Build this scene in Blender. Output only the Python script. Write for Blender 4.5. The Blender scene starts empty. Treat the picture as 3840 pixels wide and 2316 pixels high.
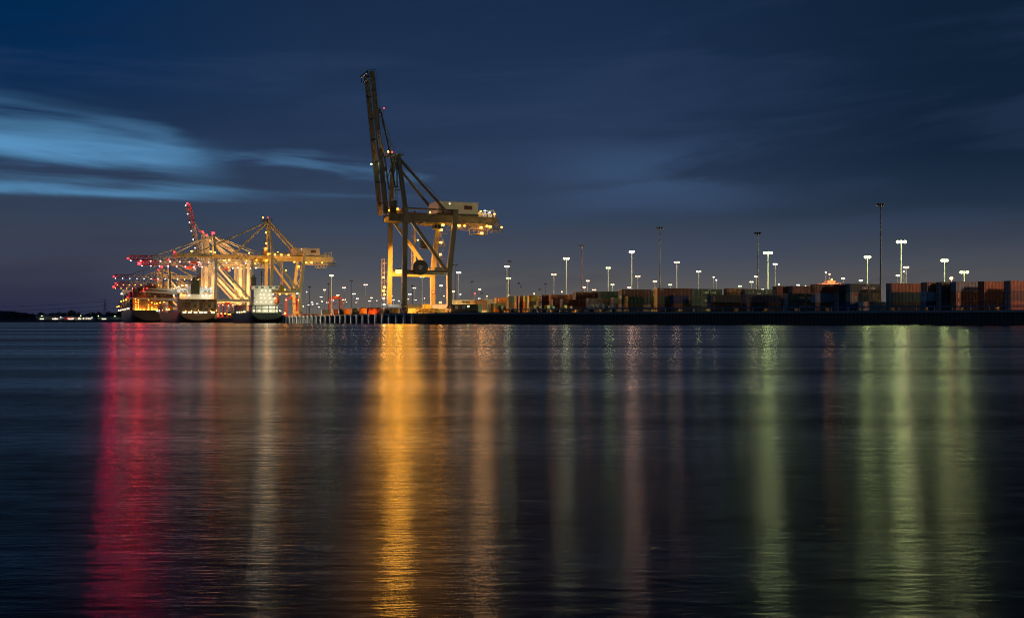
import bpy, math, random
from mathutils import Vector, Matrix
R = math.radians
random.seed(7)
scene = bpy.context.scene
COL = scene.collection
# ---------------------------------------------------------------- survey frame
F, CX, HY, H, Z0 = 4000.0, 1920.0, 1206.0, 0.9, 4.3     # lens, picture centre, horizon, eye height, quay level
PHI = math.atan(1670 / 4000)
G = Vector((math.cos(PHI), math.sin(PHI), 0))            # landward, square to the crane quay
Q = Vector((-math.sin(PHI), math.cos(PHI), 0))           # along the crane quay, away
QUAY = Vector((-47.8, 442.8, 0))                         # a point on the crane quay's edge
CORNER = Vector((-32.4, 405.5, 0))                       # where the two quays meet
BDIR = Vector((0.8696, -0.4939, 0))                      # along the yard quay, to the right

def at(px, py, Y):
    return Vector(((px - CX) / F * Y, Y, H + (HY - py) / F * Y))

# ---------------------------------------------------------------- materials
def nodes_of(m):
    m.use_nodes = True
    nt = m.node_tree
    return nt, nt.nodes, nt.links, nt.nodes['Principled BSDF']

def paint(name, col, rough=.5, metal=0., var=.22, scale=.6, objcol=False, streak=True, bump=0.):
    m = bpy.data.materials.new(name)
    nt, N, L, P = nodes_of(m)
    tc = N.new('ShaderNodeTexCoord')
    mp = N.new('ShaderNodeMapping'); L.new(tc.outputs['Object'], mp.inputs[0])
    mp.inputs['Scale'].default_value = (1, 1, .22 if streak else 1)
    no = N.new('ShaderNodeTexNoise'); no.inputs['Scale'].default_value = scale
    no.inputs['Detail'].default_value = 6; no.inputs['Roughness'].default_value = .65
    L.new(mp.outputs[0], no.inputs['Vector'])
    mr = N.new('ShaderNodeMapRange'); L.new(no.outputs['Fac'], mr.inputs[0])
    mr.inputs[1].default_value = .3; mr.inputs[2].default_value = .7
    mr.inputs[3].default_value = 1 - var; mr.inputs[4].default_value = 1 + var * .6
    mx = N.new('ShaderNodeMix'); mx.data_type = 'RGBA'; mx.blend_type = 'MULTIPLY'; mx.inputs[0].default_value = 1
    if objcol:
        oi = N.new('ShaderNodeObjectInfo'); L.new(oi.outputs['Color'], mx.inputs[6])
    else:
        mx.inputs[6].default_value = (*col, 1)
    L.new(mr.outputs[0], mx.inputs[7])
    L.new(mx.outputs[2], P.inputs['Base Color'])
    P.inputs['Roughness'].default_value = rough; P.inputs['Metallic'].default_value = metal
    if bump:
        b = N.new('ShaderNodeBump'); b.inputs['Strength'].default_value = bump
        L.new(no.outputs['Fac'], b.inputs['Height']); L.new(b.outputs[0], P.inputs['Normal'])
    return m

def glow(name, col, strength):
    m = bpy.data.materials.new(name)
    nt, N, L, P = nodes_of(m)
    P.inputs['Base Color'].default_value = (.6, .6, .6, 1)
    P.inputs['Emission Color'].default_value = (*col, 1)
    P.inputs['Emission Strength'].default_value = strength
    return m

M = {}
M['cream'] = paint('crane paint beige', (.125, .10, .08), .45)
M['sodium_lit_crane'] = paint('crane paint sodium lit', (.62, .50, .30), .45)  # the beige crane paint with sodium light put into its colour
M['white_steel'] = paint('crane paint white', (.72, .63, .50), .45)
M['red_steel'] = paint('boom tip red', (.42, .035, .03), .45)
M['house'] = paint('machinery house cladding', (.66, .50, .45), .5, scale=.2, var=.12)
M['dark'] = paint('dark steel', (.035, .035, .04), .5)
M['rope'] = paint('steel rope', (.05, .05, .055), .5)
M['mid'] = paint('grey steel', (.20, .20, .21), .45)
M['galv'] = paint('galvanised pole', (.62, .62, .60), .4)
M['rustpole'] = paint('rust red pole', (.13, .035, .018), .6)
M['bluerail'] = paint('blue barrier paint', (.03, .075, .13), .45)
M['yellow'] = paint('safety yellow', (.55, .36, .03), .45)
M['orange'] = paint('safety orange', (.55, .14, .02), .5)
M['red'] = paint('carrier red', (.34, .035, .022), .45)
M['signred'] = paint('sign dark red', (.20, .022, .012), .5)
M['signcream'] = paint('sign cream', (.62, .56, .46), .5, var=.08)
M['black'] = paint('black paint', (.012, .012, .012), .5)
M['white'] = paint('white paint', (.72, .72, .70), .5, var=.1)
M['letter_red'] = paint('red lettering', (.42, .03, .03), .5)
M['letter_blue'] = paint('blue lettering', (.04, .28, .42), .5)
M['cont'] = paint('container paint', (1, 1, 1), .5, objcol=True, var=.45, scale=.9)
M['rubber'] = paint('rubber', (.02, .02, .02), .8)
M['concrete'] = paint('quay concrete', (.24, .225, .21), .85, scale=.4, streak=False)
M['pile'] = paint('sheet pile steel', (.075, .058, .046), .7, var=.45, scale=.35)
M['fender'] = paint('fender face', (.50, .52, .54), .6)
M['cabin'] = paint('green cabin', (.030, .055, .035), .5)
M['ground'] = paint('yard asphalt', (.05, .05, .05), .9, streak=False, scale=.05)
M['foliage'] = paint('dark foliage', (.055, .07, .03), .9, streak=False, scale=.2)
M['bark'] = paint('bark', (.06, .045, .035), .9)
M['hill'] = paint('far hill woodland', (.03, .035, .04), 1, streak=False, scale=.01)
M['glass'] = paint('cab glass', (.03, .06, .07), .1)
M['hull_grey'] = paint('hull grey green', (.16, .19, .19), .45, scale=.12, var=.35)
M['hull_brown'] = paint('hull brown', (.17, .10, .075), .5, scale=.12, var=.35)
M['hull_green'] = paint('hull dark green', (.035, .065, .06), .45, scale=.12, var=.35)
M['boot'] = paint('antifouling red', (.20, .05, .03), .6, scale=.1, var=.4)
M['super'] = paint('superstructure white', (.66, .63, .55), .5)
M['lifeboat'] = paint('lifeboat orange', (.60, .12, .03), .4)

SOD = (1, .40, .035); WARM = (1, .72, .42); PINK = (1, .62, .42); WHT = (.85, .95, 1); GRN = (.72, 1, .38); LEM = (1, .95, .55); RED = (1, .008, .012); REDB = (1, .004, .05)
LK = 1.0
def lampmat(key, col, s):
    M[key] = glow('lamp ' + key.replace('_', ' '), col, s * LK)
lampmat('L_sod', SOD, 25); lampmat('L_sod_big', SOD, 250); lampmat('L_sod_mid', SOD, 85)
lampmat('L_warm', WARM, 60); lampmat('L_warm_big', WARM, 150)
lampmat('L_white', WHT, 30); lampmat('L_white_big', WHT, 300)
lampmat('L_red', RED, 40); lampmat('L_red_big', RED, 120)
lampmat('L_green', GRN, 30)
lampmat('L_window', (1, .86, .55), 1.6)

# ---------------------------------------------------------------- mesh builder
class MB:
    def __init__(s): s.v = []; s.f = []; s.m = []
    def add(s, vs, fs, mi=0):
        b = len(s.v); s.v += [tuple(x) for x in vs]
        s.f += [tuple(b + i for i in f) for f in fs]; s.m += [mi] * len(fs)
        return s
    def box(s, lo, hi, mi=0):
        x0, y0, z0 = lo; x1, y1, z1 = hi
        vs = [(x0,y0,z0),(x1,y0,z0),(x1,y1,z0),(x0,y1,z0),(x0,y0,z1),(x1,y0,z1),(x1,y1,z1),(x0,y1,z1)]
        return s.add(vs, [(0,3,2,1),(4,5,6,7),(0,1,5,4),(1,2,6,5),(2,3,7,6),(3,0,4,7)], mi)
    def cbox(s, c, d, mi=0):
        return s.box([c[i] - d[i] / 2 for i in range(3)], [c[i] + d[i] / 2 for i in range(3)], mi)
    def bar(s, p, q, w, h=None, mi=0, w2=None, h2=None):
        p = Vector(p); q = Vector(q); h = h or w; w2 = w2 or w; h2 = h2 or h
        d = (q - p).normalized()
        side = d.cross(Vector((0, 0, 1)))
        side = Vector((1, 0, 0)) if side.length < 1e-3 else side.normalized()
        if abs(d.z) > .9:                       # near vertical: w along x, h along y
            side = (Vector((1, 0, 0)) - d * d.x).normalized()
        up = side.cross(d)
        vs = []
        for c, a, b in ((p, w, h), (q, w2, h2)):
            vs += [c - side*a/2 - up*b/2, c + side*a/2 - up*b/2, c + side*a/2 + up*b/2, c - side*a/2 + up*b/2]
        return s.add(vs, [(0,1,2,3),(7,6,5,4),(0,4,5,1),(1,5,6,2),(2,6,7,3),(3,7,4,0)], mi)
    def tube(s, p, q, r, n=8, r2=None, mi=0, cap=True):
        p = Vector(p); q = Vector(q); r2 = r if r2 is None else r2
        d = (q - p).normalized()
        a = d.orthogonal().normalized(); b = d.cross(a)
        vs = []
        for c, rr in ((p, r), (q, r2)):
            vs += [c + (a*math.cos(2*math.pi*i/n) + b*math.sin(2*math.pi*i/n)) * rr for i in range(n)]
        fs = [(i, (i+1) % n, n + (i+1) % n, n + i) for i in range(n)]
        if cap: fs += [tuple(range(n-1, -1, -1)), tuple(range(n, 2*n))]
        return s.add(vs, fs, mi)
    def path(s, pts, r, n=5, mi=0):
        for a, b in zip(pts, pts[1:]): s.tube(a, b, r, n, mi=mi, cap=False)
        return s
    def ball(s, c, r, mi=0, nu=8, nv=5, sz=1.0):
        vs = [(c[0], c[1], c[2] - r*sz)]
        for j in range(1, nv):
            t = math.pi * j / nv
            for i in range(nu):
                p = 2*math.pi*i/nu
                vs.append((c[0] + r*math.sin(t)*math.cos(p), c[1] + r*math.sin(t)*math.sin(p), c[2] - r*sz*math.cos(t)))
        vs.append((c[0], c[1], c[2] + r*sz))
        fs = [(0, 1 + (i+1) % nu, 1 + i) for i in range(nu)]
        for j in range(nv - 2):
            fs += [(1+j*nu+i, 1+j*nu+(i+1) % nu, 1+(j+1)*nu+(i+1) % nu, 1+(j+1)*nu+i) for i in range(nu)]
        e = 1 + (nv-2)*nu; fs += [(e+i, e+(i+1) % nu, len(vs)-1) for i in range(nu)]
        return s.add(vs, fs, mi)
    def rail(s, p, q, hgt=1.1, n=None, r=.05, mi=0):
        p = Vector(p); q = Vector(q); n = n or max(2, int((q-p).length / 2.5)); up = Vector((0, 0, hgt))
        for k in (.5, 1): s.bar(p + up*k, q + up*k, r, r, mi)
        for i in range(n + 1):
            a = p.lerp(q, i / n); s.bar(a, a + up, r, r, mi)
        return s
    def truss(s, p, q, hgt, bay, w=.25, mi=0, up=Vector((0, 0, 1))):
        p = Vector(p); q = Vector(q); n = max(2, round((q-p).length / bay)); u = up * hgt
        s.bar(p, q, w*1.3, w*1.3, mi); s.bar(p + u, q + u, w*1.3, w*1.3, mi)
        for i in range(n):
            a = p.lerp(q, i/n); b = p.lerp(q, (i+.5)/n); c = p.lerp(q, (i+1)/n)
            s.bar(a, b + u, w, w, mi); s.bar(b + u, c, w, w, mi)
        return s
    def mesh(s, name, mats):
        me = bpy.data.meshes.new(name); me.from_pydata(s.v, [], s.f)
        for m in mats: me.materials.append(M[m] if isinstance(m, str) else m)
        me.polygons.foreach_set('material_index', s.m); me.update()
        return me
    def build(s, name, mats, parent=None):
        if isinstance(mats, str): mats = [mats]
        return link(name, s.mesh(name, mats), parent)

def link(name, data, parent=None):
    o = bpy.data.objects.new(name, data); COL.objects.link(o)
    if parent is not None: o.parent = parent
    return o
def tag(o, label=None, cat=None, group=None, kind=None):
    if label: o['label'] = label
    if cat: o['category'] = cat
    if group: o['group'] = group
    if kind: o['kind'] = kind
    return o
def thing(name, label, cat, loc=(0, 0, 0), rz=0., group=None):
    o = link(name, None); o.location = loc; o.rotation_euler = (0, 0, rz); o.empty_display_size = .5
    return tag(o, label, cat, group)
def copy_tree(o, parent=None):
    c = o.copy(); COL.objects.link(c)
    if parent is not None: c.parent = parent
    for ch in list(o.children): copy_tree(ch, c)
    return c

_text = {}
def text_mesh(txt, size, m, ext=.03, bold=0., space=1.0):
    key = (txt, size, m, bold, space)
    if key not in _text:
        cu = bpy.data.curves.new('lettering', 'FONT'); cu.body = txt; cu.size = size
        cu.align_x = 'CENTER'; cu.align_y = 'CENTER'; cu.extrude = ext; cu.offset = bold; cu.resolution_u = 2
        cu.space_character = space
        o = bpy.data.objects.new('lettering', cu); COL.objects.link(o)
        bpy.context.view_layer.update()
        me = bpy.data.meshes.new_from_object(o.evaluated_get(bpy.context.evaluated_depsgraph_get()))
        bpy.data.objects.remove(o)
        me.materials.clear(); me.materials.append(M[m])
        _text[key] = me
    return _text[key]
def lettering(txt, size, m, parent, loc, rot=(math.pi/2, 0, 0), bold=0., sx=1., space=1.0):
    o = link('lettering', text_mesh(txt, size, m, bold=bold, space=space), parent)
    o.location = loc; o.rotation_euler = rot; o.scale = (sx, 1, 1)
    return o

ONES = ['first','second','third','fourth','fifth','sixth','seventh','eighth','ninth','tenth','eleventh','twelfth','thirteenth','fourteenth','fifteenth','sixteenth','seventeenth','eighteenth','nineteenth']
TENS = {2: ('twentieth','twenty'), 3: ('thirtieth','thirty'), 4: ('fortieth','forty'), 5: ('fiftieth','fifty'), 6: ('sixtieth','sixty'), 7: ('seventieth','seventy'), 8: ('eightieth', 'eighty')}
def nth(i):                       # 0 -> first
    i += 1
    if i < 20: return ONES[i-1]
    t, o = divmod(i, 10)
    return TENS[t][0] if o == 0 else TENS[t][1] + '-' + ONES[o-1]

def beam(parent, pos, aim, watts, col, cone=150, rad=.5, blend=.6, name='floodlight_beam'):
    """spot lamp added to carry the aimed light of a flood or signal lamp"""
    d = bpy.data.lights.new(name, 'SPOT'); d.energy = watts; d.color = col; d.spot_size = R(cone); d.spot_blend = blend; d.shadow_soft_size = rad
    o = link(name, d, parent); o.location = pos
    if aim == 'eye':                       # level beam aimed at the camera, added for its water reflection
        w = Vector(pos); w.rotate(Matrix.Rotation(parent.rotation_euler.z, 3, 'Z')); w += parent.location; aim = Vector((-w.x, -w.y, 0))
    v = Vector(aim).normalized()
    if parent is not None: v.rotate(Matrix.Rotation(-parent.rotation_euler.z, 3, 'Z'))
    o.rotation_euler = v.to_track_quat('-Z', 'Y').to_euler()
    return o
# ================================================================ SETTING
def water_material():
    m = bpy.data.materials.new('tidal water, long exposure')
    nt, N, L, P = nodes_of(m)
    gl = N.new('ShaderNodeBsdfGlossy'); gl.distribution = 'BECKMANN'; gl.inputs['Color'].default_value = (.47, .47, .47, 1); gl.inputs['Anisotropy'].default_value = .24; tg = N.new('ShaderNodeCombineXYZ'); tg.inputs[0].default_value = 1; L.new(tg.outputs[0], gl.inputs['Tangent'])
    N.remove(P); mxs = N.new('ShaderNodeMixShader'); fr = N.new('ShaderNodeFresnel'); fr.inputs['IOR'].default_value = 1.33; df = N.new('ShaderNodeBsdfDiffuse'); df.inputs['Color'].default_value = (.003, .006, .008, 1)
    L.new(fr.outputs[0], mxs.inputs[0]); L.new(df.outputs[0], mxs.inputs[1]); gl2 = N.new('ShaderNodeBsdfGlossy'); gl2.distribution = 'BECKMANN'; gl2.inputs['Color'].default_value = gl.inputs['Color'].default_value; gl2.inputs['Roughness'].default_value = .40; mg = N.new('ShaderNodeMixShader'); mg.inputs[0].default_value = .09; L.new(gl.outputs[0], mg.inputs[1]); L.new(gl2.outputs[0], mg.inputs[2]); L.new(mg.outputs[0], mxs.inputs[2]); L.new(mxs.outputs[0], N['Material Output'].inputs[0])
    tc = N.new('ShaderNodeTexCoord')
    # broad wind lanes: smoother towards the quay, rougher near the bank
    sep = N.new('ShaderNodeSeparateXYZ'); L.new(tc.outputs['Object'], sep.inputs[0])
    mp = N.new('ShaderNodeMapping'); L.new(tc.outputs['Object'], mp.inputs[0]); mp.inputs['Scale'].default_value = (.006, .04, 1)
    n1 = N.new('ShaderNodeTexNoise'); n1.inputs['Scale'].default_value = 1; n1.inputs['Detail'].default_value = 2; n1.inputs['Roughness'].default_value = .5
    L.new(mp.outputs[0], n1.inputs['Vector'])
    nz = N.new('ShaderNodeMath'); nz.operation = 'MULTIPLY_ADD'; L.new(n1.outputs['Fac'], nz.inputs[0]); nz.inputs[1].default_value = 24; nz.inputs[2].default_value = -12
    yy = N.new('ShaderNodeMath'); yy.operation = 'ADD'; L.new(sep.outputs['Y'], yy.inputs[0]); L.new(nz.outputs[0], yy.inputs[1])
    mr = N.new('ShaderNodeMapRange'); mr.interpolation_type = 'SMOOTHSTEP'; L.new(yy.outputs[0], mr.inputs[0])
    mr.inputs[1].default_value = 20; mr.inputs[2].default_value = 32; mr.inputs[3].default_value = WR_NEAR; mr.inputs[4].default_value = WR_FAR
    nr = N.new('ShaderNodeMath'); nr.operation = 'MULTIPLY_ADD'; L.new(n1.outputs['Fac'], nr.inputs[0]); nr.inputs[1].default_value = .16; nr.inputs[2].default_value = -.08
    ad = N.new('ShaderNodeMath'); ad.operation = 'ADD'; L.new(mr.outputs[0], ad.inputs[0]); L.new(nr.outputs[0], ad.inputs[1])
    L.new(ad.outputs[0], gl.inputs['Roughness'])
    # fine ripples averaged by the exposure: crests lie across the view
    prev = None
    for sc, sx, dist, st, rot in ((1.3, .30, .005, 1, 4), (6, .28, .0055, 1, -5), (22, .25, .0036, 1, 4), (66, .25, .0016, 1, -4)):
        mp = N.new('ShaderNodeMapping'); L.new(tc.outputs['Object'], mp.inputs[0]); mp.inputs['Scale'].default_value = (sx, 1, 1); mp.inputs['Rotation'].default_value = (0, 0, R(rot))
        no = N.new('ShaderNodeTexNoise'); no.inputs['Scale'].default_value = sc; no.inputs['Detail'].default_value = 3; no.inputs['Roughness'].default_value = .55
        L.new(mp.outputs[0], no.inputs['Vector'])
        b = N.new('ShaderNodeBump'); b.inputs['Strength'].default_value = st * WBUMP; b.inputs['Distance'].default_value = dist
        L.new(no.outputs['Fac'], b.inputs['Height'])
        if prev: L.new(prev.outputs[0], b.inputs['Normal'])
        prev = b
    # ripple glints and bright and dark lanes painted into the reflection colour by noise
    def nz_(sx, sy, sc, det, lo, hi, f0=.3, f1=.7, rot=0):
        mp = N.new('ShaderNodeMapping'); L.new(tc.outputs['Object'], mp.inputs[0]); mp.inputs['Scale'].default_value = (sx, sy, 1); mp.inputs['Rotation'].default_value = (0, 0, R(rot))
        no = N.new('ShaderNodeTexNoise'); no.inputs['Scale'].default_value = sc; no.inputs['Detail'].default_value = det; no.inputs['Roughness'].default_value = .6; L.new(mp.outputs[0], no.inputs['Vector'])
        m_ = N.new('ShaderNodeMapRange'); L.new(no.outputs['Fac'], m_.inputs[0])
        for i, v in enumerate((f0, f1, lo, hi)): m_.inputs[i + 1].default_value = v
        return m_.outputs[0]
    def mul(a_, b_):
        k = N.new('ShaderNodeMath'); k.operation = 'MULTIPLY'
        for i, v in enumerate((a_, b_)):
            if isinstance(v, float): k.inputs[i].default_value = v
            else: L.new(v, k.inputs[i])
        return k.outputs[0]
    ref = mul(mul(nz_(.30, 1, 9, 8, .55, 1.45, rot=-4), nz_(.25, 1, 60, 4, .72, 1.28, rot=3)), mul(nz_(.02, .45, 1, 3, .70, 1.22, .35, .65, 3), nz_(.004, .055, 1, 4, .50, 1.40, .36, .64, 1)))
    cc = N.new('ShaderNodeCombineColor'); gain = mul(ref, .50)
    for i in range(3): L.new(gain, cc.inputs[i])
    L.new(cc.outputs[0], gl.inputs['Color']); L.new(cc.outputs[0], gl2.inputs['Color'])
    L.new(prev.outputs[0], gl.inputs['Normal']); L.new(prev.outputs[0], fr.inputs['Normal'])
    return m
WR_NEAR, WR_FAR, WBUMP = .188, .18, .85
M['water'] = water_material()
tag(MB().add([(-7000, -200, 0), (7000, -200, 0), (7000, 7000, 0), (-7000, 7000, 0)], [(0, 1, 2, 3)]).build('water', 'water'), kind='structure')

# land: one sheet at quay level, from the quay edges to the horizon
A_END = QUAY + Q * 1650
B_END = CORNER + BDIR * 620
shore = [A_END, Vector((-900, 2040, 0)), Vector((-1150, 2075, 0)), Vector((-1500, 2060, 0)), Vector((-2300, 2180, 0)), Vector((-6500, 2400, 0))]
poly = [CORNER, B_END, Vector((6500, 100, 0)), Vector((6500, 6800, 0)), Vector((-6500, 6800, 0))] + shore[::-1]
gr = MB(); gr.add([(p.x, p.y, Z0) for p in poly], [tuple(range(len(poly)))])
bank = [A_END] + shore[1:]
gr.add([(p.x, p.y, Z0) for p in bank] + [(p.x, p.y - 6, -1) for p in bank], [(i, len(bank)+i, len(bank)+i+1, i+1) for i in range(len(bank)-1)])
tag(gr.build('ground', 'ground'), kind='structure')

def quay_wall(name, label, P0, P1, depth_dir):
    w = thing(name, label, 'quay wall', (0, 0, 0))
    d = (P1 - P0).normalized(); n = depth_dir
    Lg = (P1 - P0).length; per = 1.2; k = int(Lg / per)
    vs = []
    for i in range(k + 1):                                   # corrugated sheet piling
        for a, o in ((0, 0), (.35, 0), (.5, .38), (.85, .38)):
            p = P0 + d * min(Lg, (i + a) * per) + n * o; vs.append(p)
    top = [(p.x, p.y, Z0 - .75) for p in vs]; bot = [(p.x, p.y, -3) for p in vs]
    m = MB(); m.add(top + bot, [(i, len(vs)+i, len(vs)+i+1, i+1) for i in range(len(vs)-1)])
    m.build('sheet_piling', 'pile', w)
    c = MB(); a = P0 - n*.45; b = P1 - n*.45; a2 = P0 + n*1.2; b2 = P1 + n*1.2
    lo, hi = Z0 - .75, Z0 + .012
    c.add([(a.x,a.y,lo),(b.x,b.y,lo),(b2.x,b2.y,lo),(a2.x,a2.y,lo),(a.x,a.y,hi),(b.x,b.y,hi),(b2.x,b2.y,hi),(a2.x,a2.y,hi)],
          [(0,3,2,1),(4,5,6,7),(0,1,5,4),(1,2,6,5),(2,3,7,6),(3,0,4,7)])
    c.build('coping', 'concrete', w)
    return w
BN = Vector((0.4939, 0.8696, 0))
quay_wall('quay_wall', 'long dark sheet pile wall under the blue crash barrier and container yard', CORNER, B_END, BN)
quay_wall('quay_wall', 'receding dark quay wall with pale fender posts below the cranes and ships', QUAY - Q * 40.4, A_END, G)

# pale fender panels on the crane quay
fm = MB(); fm.box((-1.2, -.75, -.5), (-.46, .75, 4.15)); fmesh = fm.mesh('fender', ['fender'])
fc = MB(); fc.box((-1.25, -.85, 4.16), (-.45, .85, 4.28)); fcm = fc.mesh('cap', ['galv'])
for i in range(27):
    p = QUAY + Q * (-24 + i * 10.85)
    r = thing('fender_post', f'pale fender post on the crane quay wall, {nth(i)} one from the open corner', 'fender', (p.x, p.y, 0), PHI, 'pale fender posts along the crane quay')
    link('fender_face', fmesh, r); link('cap', fcm, r)

# blue crash barrier on the yard quay: rail + one post every 5 m
gb = thing('crash_barrier', 'long dark blue crash barrier rail on short posts along the yard quay edge', 'barrier', (0, 0, 0))
rb = MB(); s0, s1 = 36.0, 420.0
a = CORNER + BDIR*s0 + BN*1.0; b = CORNER + BDIR*s1 + BN*1.0
for zz in (.95, 1.3): rb.bar((a.x, a.y, Z0 + zz), (b.x, b.y, Z0 + zz), .16, .24)
rb.build('barrier_rail', 'bluerail', gb)
pm = MB(); pm.bar((0, 0, .012), (0, 0, 1.45), .14); pm.bar((.0, .35, .012), (0, .02, .9), .09); pmm = pm.mesh('post', ['galv'])
for i in range(76):
    p = CORNER + BDIR * (s0 + i * 5.0) + BN * 1.1
    if p.x > 180: break
    o = link('post', pmm, gb); o.location = (p.x, p.y, Z0); o.rotation_euler = (0, 0, -.5170)

# yellow bollards behind the barrier
def bollard_mesh():
    m = MB(); m.tube((0,0,0), (0,0,.55), .42, 10, .34); m.tube((0,0,.55), (0,0,.85), .62, 10, .5); m.box((-.7,-.7,0),(.7,.7,.1)); m.bar((-.7,0,.7),(.7,0,.7),.22)
    return m.mesh('bollard', ['yellow'])
bmsh = bollard_mesh()
for i in range(20):
    p = CORNER + BDIR * (33 + i * 9.7) + BN * (.62 if i % 3 else .7)
    p = p + BN * 1.6
    o = link('bollard', bmsh); o.location = (p.x, p.y, Z0); o.rotation_euler = (0, 0, i * .7)
    tag(o, f'yellow mooring bollard behind the blue crash barrier, {nth(i)} from its left end', 'bollard', 'yellow bollards along the yard quay')

# ---------------------------------------------------------------- far shore on the left
hb = MB(); n = 160; vs = []
rng = random.Random(3)
for i in range(n + 1):
    x = -3600 + 3400 * i / n
    h = 27 + 9*math.sin(i*.11) + 7*math.sin(i*.31+1) + 5*math.sin(i*.83) + rng.uniform(-3, 3) - 24*max(0, (i/n - .50))*2
    vs.append((x, 3700 + 60*math.sin(i*.3), Z0 - 1)); vs.append((x, 3790, Z0 + h)); vs.append((x, 4300, Z0 - 1))
hb.add(vs, [f for i in range(n) for f in ((3*i, 3*i+3, 3*i+4, 3*i+1), (3*i+1, 3*i+4, 3*i+5, 3*i+2))])
tag(hb.build('hills', 'hill'), kind='structure')

def crown_mesh(seed, w, h, n=260, leaf=1.1):
    r = random.Random(seed); m = MB()
    lobes = [(Vector((r.uniform(-.55,.55)*w, r.uniform(-.55,.55)*w, r.uniform(.35,.85)*h)), r.uniform(.28,.5)*w) for _ in range(9)]
    for _ in range(n):
        c, rad = r.choice(lobes)
        d = Vector((r.gauss(0,1), r.gauss(0,1), r.gauss(0,1))).normalized() * rad * r.uniform(.55, 1.05)
        p = c + d; u = Vector((r.gauss(0,1), r.gauss(0,1), r.gauss(0,1))).normalized(); t = u.orthogonal().normalized() * leaf * r.uniform(.6,1.6); u = u.cross(t).normalized()*leaf*r.uniform(.6,1.4)
        m.add([p - t, p + u*.6, p + t, p - u*.6], [(0,1,2,3)])
    return m.mesh('crown', ['foliage'])
def trunk_mesh(seed, h):
    r = random.Random(seed); m = MB(); m.tube((0,0,0),(0,0,h*.5),.5,6,.3)
    for k in range(5):
        a = r.uniform(0, 6.28); m.tube((0,0,h*r.uniform(.25,.45)), (math.cos(a)*h*.28, math.sin(a)*h*.28, h*r.uniform(.6,.8)), .22, 5, .07)
    return m.mesh('trunk', ['bark'])
crowns = [crown_mesh(i, 6.5, 11 + i) for i in range(4)]; trunks = [trunk_mesh(i, 11 + i) for i in range(4)]
tpx = [150, 172, 196, 215, 236, 243, 268, 290, 305, 322, 345, 362, 375, 388, 402, 415, 428, 440, 452, 120, 95, 60, 30]
for i, px in enumerate(sorted(tpx)):
    Y = 2120 + 60 * ((i * 7) % 5); p = at(px, HY, Y); k = i % 4
    t = thing('tree', f'dark bushy tree on the far shore, {nth(i)} tree from the left', 'tree', (p.x, p.y, Z0), i * 1.3, 'trees on the far shore')
    s = (1.15, .85, 1.3, 1.0)[k] * (1 + .15 * ((i * 5) % 3))
    t.scale = (s, s, s * (1.0 if px != 243 else 1.5))
    link('crown', crowns[k], t); link('trunk', trunks[k], t)

# pylons and their lines
def pylon(name, label, px, topy, Y):
    p = at(px, HY, Y); hh = (HY - topy) / F * Y + H - Z0
    t = thing(name, label, 'pylon', (p.x, p.y, Z0), .5)
    m = MB(); b = hh * .10
    for sx in (-1, 1):
        for sy in (-1, 1):
            m.bar((sx*b, sy*b, 0), (sx*b*.35, sy*b*.35, hh*.55), .35); m.bar((sx*b*.35, sy*b*.35, hh*.55), (0, 0, hh), .3)
    z = 0; k = 0
    while z < hh * .9:
        z2 = z + hh * .085; w0 = b * (1 - .65*min(1, z/(hh*.55))) if z < hh*.55 else b*.35*(1-(z-hh*.55)/(hh*.45)); w1 = b * (1 - .65*min(1, z2/(hh*.55))) if z2 < hh*.55 else b*.35*(1-(z2-hh*.55)/(hh*.45))
        for sy in (-1, 1):
            m.bar((-w0, sy*w0, z), (w1, sy*w1, z2), .2); m.bar((w0, sy*w0, z), (-w1, sy*w1, z2), .2)
        z = z2
    m.build('lattice_body', 'dark', t)
    ends = []
    for zf, wf in ((.90, .09), (.70, .115), (.50, .09)):
        c = MB(); w = hh * wf
        c.bar((-w, 0, hh*zf), (w, 0, hh*zf), .35); c.bar((-w, 0, hh*zf), (0, 0, hh*(zf+.05)), .2); c.bar((w, 0, hh*zf), (0, 0, hh*(zf+.05)), .2)
        for s in (-1, 1): c.bar((s*w, 0, hh*zf), (s*w, 0, hh*(zf-.055)), .2)
        c.build('cross_arm', 'dark', t)
        ends.append([(p.x + s*w*.88, p.y + s*w*.48, Z0 + hh*(zf-.055)) for s in (-1, 1)])
    return ends
e1 = pylon('pylon', 'tall lattice electricity pylon on the far shore, nearest and most complete', 394, 1117, 2350)
e2 = pylon('pylon', 'electricity pylon half hidden beside the far ship bow', 450, 1124, 2550)
e3 = [[(x - 760, y - 60, z + 6) for x, y, z in r] for r in e1]
pw = MB()
for rows in ((e1, e3), (e1, e2)):
    for ra, rb_ in zip(*rows):
        for pa, pb in zip(ra, rb_):
            pa, pb = Vector(pa), Vector(pb); sag = (pb - pa).length * .022
            pw.path([pa.lerp(pb, k/12) - Vector((0, 0, sag*4*(k/12)*(1-k/12))) for k in range(13)], .16, 3)
tag(pw.build('power_line', 'rope'), 'thin sagging power lines strung between the far shore pylons', 'power line')

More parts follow.
